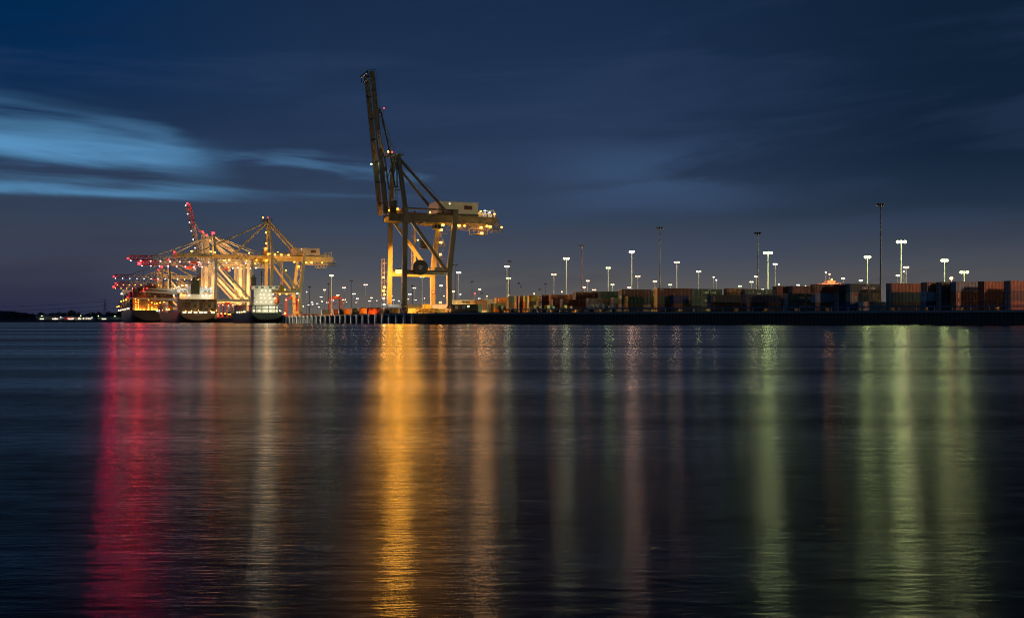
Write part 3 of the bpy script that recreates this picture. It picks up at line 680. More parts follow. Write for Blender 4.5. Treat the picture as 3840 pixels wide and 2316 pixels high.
# ---------------------------------------------------------------- big white lattice boom cranes further along
def lattice_crane(label, t, tipu, raised, lampm, pm='white_steel', big=False, tipl='L_red_mid', back=49, apex='L_red_mid', ZB=53.0, AZ=79):
    O = Vector((-45, 444, 0)) + Q * t
    root = thing('container_crane', label, 'crane', (O.x, O.y, Z0), PHI, 'white lattice boom cranes by the big ships')
    W, GA = 25, 34
    steel_frame(root, GA, W, ZB - 2, ZB + 1.5, pm, wl=2.5, zp=16.8, lean=0.2, apexv=(9, 16), apexz=AZ)
    gv = (9, 16)
    for v in gv:                                                       # landward lattice girder
        m = MB(); m.truss((-3, v, ZB), (GA + back - 20, v, ZB), 4.0, 4.2, .42); m.build('girder', pm, root)
    m = MB()
    for x in range(0, GA + back - 20, 9): m.bar((x, gv[0], ZB + .2), (x, gv[1], ZB + .2), .5)
    m.bar((-3, gv[0] - 1.6, ZB - .5), (GA + back - 20, gv[0] - 1.6, ZB - .5), 1.4, .3); m.build('cross_tie', pm, root)
    m = MB(); m.box((GA + 2, 8, ZB + .5), (GA + 12, 17, ZB + 5.6)); m.build('machinery_house', 'house', root)
    th = R(78) if raised else 0.
    d = Vector((-math.cos(th), 0, math.sin(th))); nn = Vector((math.sin(th), 0, math.cos(th))); hg = Vector((-3.5, 0, ZB))
    BL = -tipu - 3.5
    def bp(s, v, n): return hg + d*s + nn*n + Vector((0, v, 0))
    bm = thing('boom', None, None); bm.parent = root
    cut = BL * (.72 if not raised else .66)
    for v in gv:
        m = MB(); m.truss(bp(0, v, 0), bp(cut, v, 0), 3.9, 4.4, .42, up=nn); m.build('boom_truss', pm, bm)
        m = MB(); m.truss(bp(cut, v, 0), bp(BL, v, 0), 3.9, 4.4, .46, up=nn); m.build('boom_tip_truss', 'red_steel', bm)
    m = MB()
    s = 2
    while s < BL: m.bar(bp(s, gv[0], .1), bp(s, gv[1], .1), .4); m.bar(bp(s, gv[0], 3.9), bp(s + 4, gv[1], 3.9), .25); s += 6
    m.build('boom_tie', pm, bm)
    m = MB(); m.bar(bp(1, gv[0] - 1.4, -.4), bp(BL, gv[0] - 1.4, -.4), 1.3, .35); m.build('walkway', 'dark' if raised else 'red_steel', bm)
    for v in gv:
        a = Vector((-.5, v, AZ - .5))
        m = MB()
        if raised:
            m.tube(a, bp(cut, v, 4.2), .22, 5); m.tube(a + Vector((0, 1, 0)), bp(cut + 3, v, 4.2), .12, 5)
        else:
            m.tube(a, bp(cut*.985, v, 4.0), .5, 6); 
            mid = a.lerp(bp(cut, v, 4.0), .62); m.bar(mid, bp(BL*.46, v, 3.9), .35); m.bar(mid, bp(BL*.56, v, 3.9), .35)
        m.build('fore_stay', pm, root)
        m = MB()
        if raised: m.tube(a, bp(BL*.3, v, 4), .2, 5)
        else: m.tube(a, bp(BL*.33, v, 3.9), .34, 6)
        m.build('inner_stay', pm, root)
        m = MB(); m.tube(a, (GA + 22 - (0 if v == 9 else 6), v, ZB + 4.2), .5, 6); m.build('outer_back_stay', pm, root)
    n = int(BL // 8.5)
    for i in range(n + 1): lamp(root, bp(2 + i * (BL - 3) / n, gv[0] - 1.6, -1.1), lampm, .8, 'boom_lamp')
    for i in range(6): lamp(root, (2 + i * 9, gv[0] - 1.8, ZB - 1.3), lampm if i % 2 else 'L_sod_mid', .8)
    lamp(root, bp(BL + 1.2, 11, 1.2), tipl, 2.7 if 'huge' in tipl else 1.5, 'warning_light'); lamp(root, (-.5, 12.5, AZ + 2), apex, 2.5 if ('huge' in apex or 'big' in apex) else 1.6, 'warning_light')
    if 'huge' in tipl: beam(root, bp(BL + 2.6, 9, 1.2) + Vector((-1, -2, 0)), 'eye', RED_W, REDB, 17, 1.0, name='warning_beam')
    if 'huge' in apex: beam(root, (-2, 9, AZ + 3), 'eye', RED_W*.5, REDB, 17, 1.0, name='warning_beam')
    fcol, fw = ((1, .55, .18), 4e5) if pm == 'white_steel' and not big else ((1, .48, .09), 4e5)
    for x, y in ((7, 12), (27, 12), (12, 23.5), (24, 2.0)):                # lamps and spots added to uplight portal and legs
        lamp(root, (x, y, 4.4), 'L_sod_mid', .9); beam(root, (x, y, 5.2), (0, 0, 1), fw, fcol, 126, .6)
    for x in (-9, 12, 30): beam(root, (x, 12, ZB - 1.6), (0, 0, -1), fw * .5, fcol, 112, .6)  # downward spots added to light the legs, without lamp heads
    m = MB()
    for v in (2.2, W - 2.2):
        for x in (1.7, 3.1): m.bar((x, v, 4), (x, v, ZB - 1), .14)
        for z in range(5, 52, 2): m.bar((1.7, v, z), (3.1, v, z + 1.4), .12)
        for z in range(8, 52, 7): m.box((1.4, v - .7, z), (3.4, v + .7, z + .15))
    m.build('stair_tower', 'galv', root)
    tx = -18 if not raised else 20
    m = MB(); m.box((tx - 4, 8, ZB - 2.6), (tx + 4, 17, ZB - .8)); m.build('trolley', 'red', root)
    m = MB(); m.box((tx + 4.2, 8.4, ZB - 4.6), (tx + 7, 11, ZB - 1.7)); m.build('operator_cab', 'house', root)
    m = MB()
    sz = ZB - 22 if not raised else ZB - 18
    for x, y in ((tx - 2, 9.5), (tx + 2, 9.5), (tx - 2, 15.5), (tx + 2, 15.5)): m.bar((x, y, sz + 3), (x, y, ZB - 2.6), .1)
    m.build('hoist_rope', 'rope', root)
    m = MB(); m.box((tx - 1.2, 6.4, sz), (tx + 1.2, 18.6, sz + .7)); m.box((tx - 1.8, 10, sz + .7), (tx + 1.8, 15, sz + 2.8)); m.build('spreader', 'yellow', root)
    return root
lampmat('L_flood', (1, .70, .34), 9000); lampmat('L_sod_flood', (1, .48, .09), 11000); lampmat('L_white_row', WHT, 60); lampmat('L_red_huge', RED, 150)
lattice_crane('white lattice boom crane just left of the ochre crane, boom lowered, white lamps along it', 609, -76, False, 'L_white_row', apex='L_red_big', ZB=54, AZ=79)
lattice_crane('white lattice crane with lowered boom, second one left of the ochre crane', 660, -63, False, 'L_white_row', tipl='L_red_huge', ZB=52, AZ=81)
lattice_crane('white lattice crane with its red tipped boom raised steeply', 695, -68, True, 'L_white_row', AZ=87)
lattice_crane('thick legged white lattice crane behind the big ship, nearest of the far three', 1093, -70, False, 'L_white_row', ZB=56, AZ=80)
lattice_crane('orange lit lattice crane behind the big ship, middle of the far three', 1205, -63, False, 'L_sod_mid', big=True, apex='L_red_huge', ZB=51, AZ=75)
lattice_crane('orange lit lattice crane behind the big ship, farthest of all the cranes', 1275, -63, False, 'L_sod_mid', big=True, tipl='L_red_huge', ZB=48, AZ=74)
# ================================================================ CONTAINERS (kinds shared by ships and yard)
CC = {'or': ((.27, .085, .028), 'rust orange'), 'br': ((.17, .062, .034), 'brown'), 'db': ((.085, .04, .03), 'dark brown'), 'rd': ((.36, .045, .03), 'red'), 'nv': ((.018, .03, .075), 'navy'), 'bl': ((.025, .055, .16), 'blue'),
      'dg': ((.055, .06, .07), 'dark grey'), 'gy': ((.19, .19, .19), 'grey'), 'tn': ((.40, .31, .21), 'tan'), 'ye': ((.52, .36, .06), 'yellow'), 'gn': ((.022, .045, .036), 'dark green'), 'te': ((.065, .105, .095), 'grey green'),
      'wb': ((.22, .28, .34), 'pale blue'), 'pu': ((.15, .11, .14), 'purple grey'), 'wh': ((.62, .60, .55), 'white'), 'ol': ((.18, .19, .07), 'olive')}
_cm = {}
def corr(m, p0, ax, n, out, Lw, h0, h1, k):
    """corrugated panel: from p0 along ax for Lw, ridges towards out"""
    per = Lw / k; vs = []
    for i in range(k):
        for a, o in ((0, 0), (.18, 0), (.32, -.09), (.68, -.09), (.82, 0)): vs.append(p0 + ax*((i + a)*per) + out*(o))
    vs.append(p0 + ax*Lw)
    nb = len(vs)
    m.add([(v.x, v.y, h0) for v in vs] + [(v.x, v.y, h1) for v in vs], [(i, i+1, nb+i+1, nb+i) for i in range(nb-1)])
def cont_meshes(L, h, detailed=True):
    key = (L, h, detailed)
    if key in _cm: return _cm[key]
    Wd = 2.438; m = MB(); X, Yv = Vector((1, 0, 0)), Vector((0, 1, 0))
    if not detailed:
        m.box((0, 0, .02), (L, Wd, h - .02)); m.box((.25, -.03, .3), (L-.25, -.001, h-.3)); _cm[key] = (m.mesh('container', ['cont']),); return _cm[key]
    k = round(L / .58); i = .05
    corr(m, Vector((.16, i, 0)), X, 1, -Yv, L - .32, .17, h - .14, k); corr(m, Vector((.16, Wd - i, 0)), X, 1, Yv, L - .32, .17, h - .14, k)
    corr(m, Vector((L - i, .14, 0)), Yv, 1, X, Wd - .28, .17, h - .14, 5)
    m.add([(.1, .1, h - .05), (L - .1, .1, h - .05), (L - .1, Wd - .1, h - .05), (.1, Wd - .1, h - .05)], [(0, 1, 2, 3)])
    m.add([(.1, .1, .12), (L - .1, .1, .12), (L - .1, Wd - .1, .12), (.1, Wd - .1, .12)], [(3, 2, 1, 0)])
    body = m.mesh('body', ['cont'])
    f = MB()
    for y in (0, Wd - .12):
        f.box((.17, y, 0), (L - .17, y + .12, .17)); f.box((.17, y + .02, h - .13), (L - .17, y + .10, h))
        for x in (0, L - .16): f.box((x, y, 0), (x + .16, y + .12, h))
    for x in (0, L - .12): f.box((x + .01, .125, 0), (x + .11, Wd - .125, .16)); f.box((x + .01, .125, h - .13), (x + .11, Wd - .125, h - .005))
    frame = f.mesh('frame', ['cont'])
    e = MB(); corr(e, Vector((.06, .13, 0)), Yv, 1, -X, Wd - .26, .16, h - .13, 5); plain = e.mesh('end_panel', ['cont'])
    d = MB(); d.box((.05, .13, .17), (.09, 1.205, h - .14)); 
    for z in (.55, 1.1, 1.65, 2.2): d.box((.035, .2, z), (.049, 1.14, z + .05))
    door = d.mesh('door', ['cont'])
    rr = MB()
    for y in (.40, .92):
        rr.tube((-.0, y, .1), (-.0, y, h - .08), .045, 6)
        for z in (.2, 1.2, h - .25): rr.box((-.05, y - .11, z), (.05, y + .11, z + .12))
    rods = rr.mesh('lock_rods', ['galv'])
    _cm[key] = (body, frame, plain, door, rods); return _cm[key]
N_CONT = 0; FOOT = []
def container(loc, rz, L, h, col, door, label, group, detailed=True, side_text=None, end_text=None, jit=None):
    global N_CONT; N_CONT += 1
    c = Vector(CC[col][0]); r = random.Random(N_CONT * 13 + 5); c = c * r.uniform(.8, 1.2); c4 = (c.x, c.y, c.z, 1)
    if not detailed:
        o = link('container', cont_meshes(L, h, False)[0]); o.location = loc; o.rotation_euler = (0, 0, rz); o.color = c4
        return tag(o, label, 'container', group)
    body, frame, plain, dmesh, rods = cont_meshes(L, h)
    t = thing('container', label, 'container', loc, rz, group)
    link('body', body, t).color = c4; f = link('frame', frame, t); f.color = tuple(c*.75) + (1,)
    if door:
        for k in (0, 1):
            d = link('door', dmesh, t); d.color = c4; d.location = (0, 1.103 * k, 0); link('lock_rod', rods, d)
    else: link('end_panel', plain, t).color = c4
    for spec in (side_text or ()):
        txt, size, m, xf, zf, bold = spec
        if txt == '|':                                        # stacked code characters down the side: plain painted bars
            b = MB()
            for q_ in range(6): b.box((xf*L, -.03, h*(.8 - q_*.1)), (xf*L + .34, -.012, h*(.8 - q_*.1) + .16))
            b.build('side_marks', m, t); continue
        if txt == '~':                                        # swoosh above and below the lettering
            b = MB()
            for sx, sz in ((1, 1), (-1, -1)):
                pts = [(xf*L + sx*(-1.15 + 1.5*u), h*.5 + sz*(.62 + .38*math.sin(u*1.7))) for u in [j/7 for j in range(8)]]
                for j in range(7):
                    w0, w1 = .02 + .10*(j/7), .02 + .10*((j+1)/7); (x0, z0), (x1, z1) = pts[j], pts[j+1]
                    b.add([(x0, -.022, z0 - w0), (x1, -.022, z1 - w1), (x1, -.022, z1 + w1), (x0, -.022, z0 + w0)], [(0, 1, 2, 3)])
            b.build('logo', m, t); continue
        lettering(txt, size, m, t, (xf*L, -.025, zf*h), bold=bold)
    if end_text:
        txt, size, m = end_text; lettering(txt, size, m, t, (-.06, 1.2, h*.72), (math.pi/2, 0, -math.pi/2), bold=.02)
    return t

# ================================================================ SHIPS
def ship_hull(root, L, B, zd, zt, hm, boot=1.6, flare=.35, bowrise=3.0):
    """aft end at x=0, bow at x=L; y positive = waterward; z from the waterline"""
    st = []
    for f in (0, .012, .04, .08, .14, .25, .5, .72, .82, .89, .94, .975, 1.0):
        x = f * L
        if f <= .14: zb = zt + (-2.5 - zt) * min(1, (f/.14))**.8
        else: zb = -2.5
        hb = B/2 * (1 if f < .84 else max(.03, 1 - ((f-.84)/.16)**2.2))
        pw = 2.0 + 5.0*min(1, f/.2)
        fl = 0 if f < .72 else (f-.72)/.28
        zdk = zd + (bowrise*((f-.8)/.2)**1.5 if f > .8 else 0)
        if f >= 1: x += 0
        ring = []
        NZ = 12
        for j in range(NZ + 1):
            u = j / NZ
            z = zb + (zdk - zb) * u
            w = (1 - (1 - u)**pw)**(1/pw)
            w *= 1 - fl*flare*2.2*(1-u) if fl else 1
            w = max(w, .02)
            xx = x - (1 - u)*fl*L*.02
            ring.append((xx, hb*w, z))
        st.append(ring)
    m = MB(); NZ = 13
    vs = []
    for ring in st: vs += ring + [(x, -y, z) for x, y, z in ring]
    K = 26; fs = []; mi = []
    for i in range(len(st) - 1):
        for j in range(12):
            a = i*K + j; b = (i+1)*K + j
            fs.append((a, a+1, b+1, b)); a += 13; b += 13; fs.append((a, b, b+1, a+1))
        a = i*K; b = (i+1)*K; fs.append((a, b, b+13, a+13)); fs.append((a+12, a+25, b+25, b+12))
    m.v = vs
    for f in fs:
        zz = sum(vs[k][2] for k in f) / len(f); xx = sum(vs[k][0] for k in f)/len(f)
        m.f.append(f); m.m.append(1 if zz < boot else 0)
    for j in range(12): m.f.append((j, 13+j, 14+j, j+1)); m.m.append(0)
    o = m.build('hull', [hm, 'boot'], root)
    return o

def ship_base(name, label, t0, B, gap=1.8):
    c = QUAY + Q*t0 - G*(B/2 + gap)
    return thing(name, label, 'ship', (c.x, c.y, 0), PHI + math.pi/2)
def ship_at(t0, B, x, y, z, gap=1.8):
    c = QUAY + Q*(t0 + x) - G*(B/2 + gap + y); return (c.x, c.y, z)

# ---- feeder ship below the ochre crane
T3, B3, L3 = 246, 18.5, 112
s3 = ship_base('feeder_ship', 'small dark green feeder ship with brightly lit cream superstructure, seen from its stern', T3, B3)
ship_hull(s3, L3, B3, 6.6, 2.0, 'hull_green', boot=2.2, flare=.5)
bw = MB()
for s in (-1, 1): bw.box((.1, s*9.2 - .12, 6.62), (20, s*9.2 + .12, 7.8))
bw.box((-.1, -9.1, 7.75), (.15, 9.1, 10.8)) if False else None
for y in (-9.2, -5.2, -1.0, 3.2, 7.2, 9.2): bw.box((.0, y - .18, 6.62), (.4, y + .18, 11.3))
bw.box((0, -9.3, 10.9), (16, 9.3, 11.35)); bw.box((0, -9.3, 8.6), (.35, 9.3, 8.95)); bw.build('stern_frame', 'hull_green', s3)
sp = MB(); sp.box((5, -7.6, 6.62), (17, 8.6, 10.85)); sp.box((4.5, -6.5, 11.4), (16, 7.6, 13.8)); sp.box((5.0, -6.0, 13.82), (16, 7.4, 16.2)); sp.box((5.3, -4.0, 16.22), (16, 7.4, 18.6)); sp.box((5.6, -4.0, 18.62), (16, 7.4, 21)); sp.box((6, -8.8, 21.02), (13, 8.6, 23.4))
su = sp.build('superstructure', 'super', s3)
for k, (z, y0, y1, e) in enumerate(((11.38, -7.6, 8.2, 3.4), (13.82, -6.6, 7.6, 3.9), (16.22, -5.6, 7.4, 4.3), (18.62, -4.6, 7.4, 4.6))):
    m = MB(); m.box((e, y0, z), (e + 1.6, y1, z + .14)); m.rail((e, y0, z + .14), (e, y1, z + .14), 1.0, 9, .06); m.build('deck_gallery', 'super', su)
for y, z in ((-7, 22.0), (-3, 22.0), (2, 22.0), (5.5, 22.0)):
    m = MB(); m.box((5.92, y - .9, z), (5.98, y + .9, z + .9)); m.build('window', 'glass', su)
fn = MB(); fn.box((7, 5.6, 23.42), (11, 8.2, 28.2)); fn.tube((8, 6.6, 28.2), (8, 6.6, 30.2), .5, 8); fn.tube((9.6, 7.2, 28.2), (9.8, 7.4, 29.8), .4, 8); fn.box((6.6, 5.2, 28.21), (11.4, 8.6, 28.6)); fn.build('funnel', 'dark', s3)
DECKB = [(2.0, 0, 12.6), (2.4, -1, 18)]
ms = MB(); ms.bar((9, 2, 23.4), (9, 2, 33), .5); ms.bar((9, .6, 30.5), (9, 3.4, 30.5), .3); ms.bar((9, 1, 32), (9, 3, 32), .3); ms.build('mast', 'dark', s3)
lampmat('L_deck', (1, .90, .62), 95); lampmat('L_deck_hot', (1, .90, .62), 320); lampmat('L_deck_soft', (1, .90, .62), 40)
for z, ys in ((7.9, (-8.4, -6, -2.6, .5, 4.5, 7.6)), (10.2, (-5, -2.4, -.2)), (13.3, (-6.2, -3.2, .2, 3.4, 6)), (15.7, (-5.2, -2.2, 1, 3.4)), (18.1, (-4.2, -1.6, 1.6, 3.6)), (20.5, (-2.2, .4, 2.8))):
    for y in ys: lamp(s3, (3.0, y, z), 'L_deck_hot', .45, 'deck_light')
for p in DECKB: beam(s3, p, Vector((.235, -1, -.03)), 3.5e5, (1, .88, .60), 100, .6)
lbm = MB(); lbm.ball((0, 0, 0), 1.5, 0, 10, 7, .85); lb = lbm.build('lifeboat', 'lifeboat', s3); lb.location = (3.6, -7.0, 14.6); lb.scale = (1.5, 1.05, 2.0)
cr = MB(); cr.bar((4.2, -5.8, 11.4), (4.2, -5.8, 16), .6); cr.bar((4.2, -5.8, 16), (3.2, -8.2, 22.5), .45); cr.build('davit_crane', 'orange', s3)
for i in range(3):
    for tier in range(2):
        pos = ship_at(T3, B3, 64 - i*13.4, 7.0 - .4*(2-i)*0, 6.9 + 2.6*tier, 1.8)
        p = Vector(pos) - G*0
        container((p.x, p.y, p.z), PHI + math.pi/2, 12.19, 2.58, 'tn', False, f'tan container on the feeder ship, {["lower","upper"][tier]} of the {nth(2-i)} stack from its bow', 'containers on the feeder ship', False)
for p, mt in (((70, 8, 13.6), 'L_sod_big2'), ((60, 9.4, 7.3), 'L_deck_soft'), ((50, 9.4, 7.3), 'L_deck_soft'), ((40, 9.4, 7.3), 'L_sod'), ((30, 9.4, 7.4), 'L_deck_soft'), ((76, 9.0, 8.0), 'L_sod_mid')): lamp(s3, p, mt, .8, 'deck_light')
hc = MB(); hc.box((20, -8, 6.6), (90, 8, 6.88)); hc.build('hatch_cover', 'hull_green', s3)

# ---- panamax ship, second along the quay
T2, B2, L2 = 560, 32.2, 285
s2 = ship_base('container_ship', 'brown sterned container ship with white bridge, thirteen containers wide, middle of three ships', T2, B2)
ship_hull(s2, L2, B2, 10.4, 2.0, 'hull_brown', boot=2.2, flare=.42)
lettering('MAERSK', 1.5, 'signcream', s2, (-.25, 0, 7.4), (math.pi/2, 0, -math.pi/2))
for y in (-12.5, -6, -2.2, 2.5, 7.5, 12):
    m = MB(); m.box((-.22, y - 1.5, 8.5), (-.02, y + 1.5, 10.0)); m.build('mooring_opening', 'L_window', s2)
rng = random.Random(11); PAL2 = ['db', 'br', 'dg', 'gy', 'br', 'or', 'db', 'pu', 'gy', 'tn']
for tier in range(4):
    for k in range(13):
        col = rng.choice(PAL2); p = ship_at(T2, B2, 4.0, 13.75 - k*2.5, 10.8 + tier*2.62)
        container(p, PHI + math.pi/2, 12.19, 2.6, col, False, f'{CC[col][1]} container on the middle ship stern, {nth(k)} from the left in the {["lowest","second","third","top"][tier]} tier', 'containers on the middle ship stern', False)
sp = MB(); sp.box((24, -14, 10.5), (36, 14, 26)); sp.box((24.5, -6.5, 26.02), (35, 7.5, 33)); sp.box((25, -16.4, 27.4), (33, 16.4, 29.6)); sp.box((26, -15, 29.62), (32, -6.6, 31.4)); sp.box((26, 7.6, 29.62), (32, 15, 31.4)); su = sp.build('superstructure', 'super', s2)
for y in (-12, -9, 9, 12):
    m = MB(); m.box((24.93, y - 1, 28.1), (24.98, y + 1, 29.2)); m.build('window', 'glass', su)
fn = MB(); fn.box((18, -3, 26), (23.6, 4.5, 38.4)); fn.box((17.6, -3.4, 38.41), (24, 4.9, 38.9))
for x, y in ((20, -1), (20, 2), (22, 1)): fn.tube((x, y, 38.9), (x, y, 41.5), .7, 8)
fn.build('funnel', 'hull_green', s2)
ms = MB(); ms.bar((29, 0, 33), (29, 0, 42), .8); ms.bar((29, -3, 38), (29, 3, 38), .4); ms.tube((29, 6, 31.4), (29, 6, 36), .3, 6); ms.ball((29, 6, 36.8), 1.1); ms.build('mast', 'super', s2)
for p, mt in (((20.5, -13, 25), 'L_deck'), ((20.5, -9, 25), 'L_deck'), ((20.5, -6, 25), 'L_deck'), ((20.5, 6, 25), 'L_deck'), ((20.5, 10, 25), 'L_sod_mid'), ((20.5, 13, 25), 'L_sod_mid'), ((22, 15, 32.5), 'L_white_mid'), ((22, 12, 33.5), 'L_white_mid'), ((22, -9, 32.4), 'L_white_mid'), ((22, -13.4, 31.8), 'L_white_mid'), ((22, 8, 34), 'L_white')): lamp(s2, p, mt, 1.0, 'deck_light')
for p in ((-1, 0, 10.9), (-1, 6, 10.7), (-1, -10.5, 10.7), (-1, 11, 10.7), (-1, -15.5, 11)): lamp(s2, p, 'L_sod', .6, 'deck_light')
for k, (y, z, ln) in enumerate(((14, 29.6, 27), (13, 27.4, 30), (12, 21.6, 44))):           # long white jibs reaching over the water
    m = MB(); x = 30 + 14*k; m.bar((x, y, z), (x, y + ln, z + 1.2), 2.4, 2.8, w2=.9, h2=.9); m.bar((x, y, 12), (x, y, z + .5), 2.2); j = m.build('crane_jib', 'super', s2)
    lamp(j, (x, y + ln + .8, z + 1.6), 'L_red_mid', .9, 'warning_light')
    lamp(s2, (x - 2, y + 4, z + 4), 'L_deck', .7, 'deck_light')
rng = random.Random(5)
for b in range(4):                                          # bays further forward, seen along the waterside
    for tier in range(4 if b < 3 else 3):
        col = rng.choice(['te', 'or', 'wh', 'gy', 'br', 'wb', 'rd']); p = ship_at(T2, B2, 150 + b*30, 13.5, 10.8 + tier*2.62)
        container(p, PHI + math.pi/2, 12.19, 2.6, col, False, f'{CC[col][1]} container along the middle ship side, tier {nth(tier)}, bay {nth(b)} from stern', 'containers on the middle ship waterside', False)
for x in (140, 185, 230, 262): lamp(s2, (x, 15.6, 13), 'L_deck', 1.0, 'deck_light'); lamp(s2, (x + 10, 17.5, 21), 'L_sod_mid', .9, 'deck_light')

# ---- biggest ship, farthest
T1, B1, L1 = 978, 49.5, 380
s1 = ship_base('container_ship', 'largest container ship, rust brown stern below a high container wall, farthest of three ships', T1, B1)
ship_hull(s1, L1, B1, 15.2, 2.0, 'hull_brown', boot=2.4, flare=.45, bowrise=1)
su = MB(); su.box((26, -7, 15.3), (40, 9, 42)); su.box((26.5, -6, 42.02), (39.5, 8.6, 47.2)); fo = su.build('funnel', 'orange', s1)
m = MB()
for y in (-4, -1, 2, 5): m.tube((32, y, 47.2), (32, y, 49.4), .7, 8)
m.build('exhaust_pipe', 'dark', fo)
su = MB(); su.box((240, -24, 15.3), (252, 24, 44)); su.box((238, -26, 44.02), (250, 26, 47)); su.build('superstructure', 'super', s1)
for y in (-19, -16, -13, -8, -5, -2, 1, 6, 11, 15, 18, 20.5): lamp(s1, (1.2, y, 16.2), 'L_sod_mid' if y not in (18, -8) else 'L_sod_big2', 1.3, 'deck_light')
for y, z in ((20.5, 19), (20.5, 22), (20.5, 26), (17.5, 18.8), (17.5, 21.6), (17.5, 25), (17.5, 28), (5.5, 19), (5.5, 22), (5.5, 28.5), (1.5, 19), (1.5, 25), (20.8, 29)): lamp(s1, (1.5, y, z), 'L_sod', .9, 'deck_light')
for x in (60, 130, 200, 270, 330): lamp(s1, (x, 26.5, 18), 'L_deck', 1.2, 'deck_light'); lamp(s1, (x + 20, 28, 30 if x < 270 else 24), 'L_sod_mid', 1.2, 'deck_light')
for x, z in ((225, 41),): lamp(s1, (x, 27, z), 'L_deck', 2.0, 'deck_light')
PAL1 = ['db', 'br', 'db', 'dg', 'br', 'or', 'pu', 'gy', 'br', 'rd']
SHIP1 = []
rng = random.Random(21)
for tier in range(11):
    for k in range(19):
        if tier < 4 and k in (3, 4, 5, 14, 15, 16): continue          # lashing bridge panels
        if tier == 10 and not 2 <= k <= 4: continue
        if tier == 9 and k in (5,): continue
        col = 'wh' if (tier, k) in ((8, 3), (8, 5), (8, 11), (8, 13), (6, 10), (5, 10)) else rng.choice(PAL1)
        SHIP1.append((tier, k, col))
for k0, k1 in ((3, 6), (14, 17)):
    lp = MB(); lp.box((3.2, 23.6 - k1*2.5 + .1, 15.3), (4.0, 23.6 - k0*2.5 - .1, 15.7 + 4*2.64)); lp.build('lashing_bridge', 'hull_brown', s1)
def ship1_fill(budget):
    order = sorted(SHIP1, key=lambda a: -a[0])
    tiername = ['lowest', 'second', 'third', 'fourth', 'fifth', 'sixth', 'seventh', 'eighth', 'ninth', 'tenth', 'topmost']
    mass = {}
    for i, (tier, k, col) in enumerate(order):
        p = ship_at(T1, B1, 4.2, 23.6 - 2.5 - k*2.5 + .03, 15.7 + tier*2.64)
        if i < budget:
            container(p, PHI + math.pi/2, 12.19, 2.6, col, False, f'{CC[col][1]} container on the largest ship stern, {nth(k)} from the left in the {tiername[tier]} tier', 'containers on the largest ship stern', False)
        else: mass.setdefault(col, []).append(((4.2, 23.6 - 2.5 - k*2.5 + .03, 15.7 + tier*2.64), 0))
    rng = random.Random(9)
    for b in range(20):                                               # forward bays: stepping down to the bow
        x = 34 + b*15.5 if b > 0 else 46
        if 232 < x < 256: continue
        nt_ = 9 if b < 3 else (8 if b < 8 else (9 if b < 13 else (7 if b < 16 else 5)))
        for tier in range(nt_):
            for k in (0, 1):
                col = rng.choice(['or', 'br', 'rd', 'te', 'gy', 'wh', 'nv', 'db', 'tn'])
                w = 22.4 if x < 300 else 20.5
                mass.setdefault(col, []).append(((x, w - 2.5*k, 15.7 + tier*2.64), 0))
        mass.setdefault('db', []).append(((x, -22, 15.7), (12.1, 40, nt_*2.6)))
    m = MB(); mats = []
    for i, (col, L_) in enumerate(sorted(mass.items())):
        mk = 'massc_' + col
        if mk not in M: M[mk] = paint('stowed container ' + CC[col][1], CC[col][0], .5)
        mats.append(mk)
        for (x, y, z), size in L_:
            dx, dy, dz = size or (12.19, 2.44, 2.58)
            m.box((x, y, z), (x + dx, y + dy, z + dz), i)
    o = m.build('stowed_containers', mats); o.location = s1.location; o.rotation_euler = s1.rotation_euler
    tag(o, 'remaining mass of small stacked containers aboard the largest ship', 'containers', None, 'stuff')
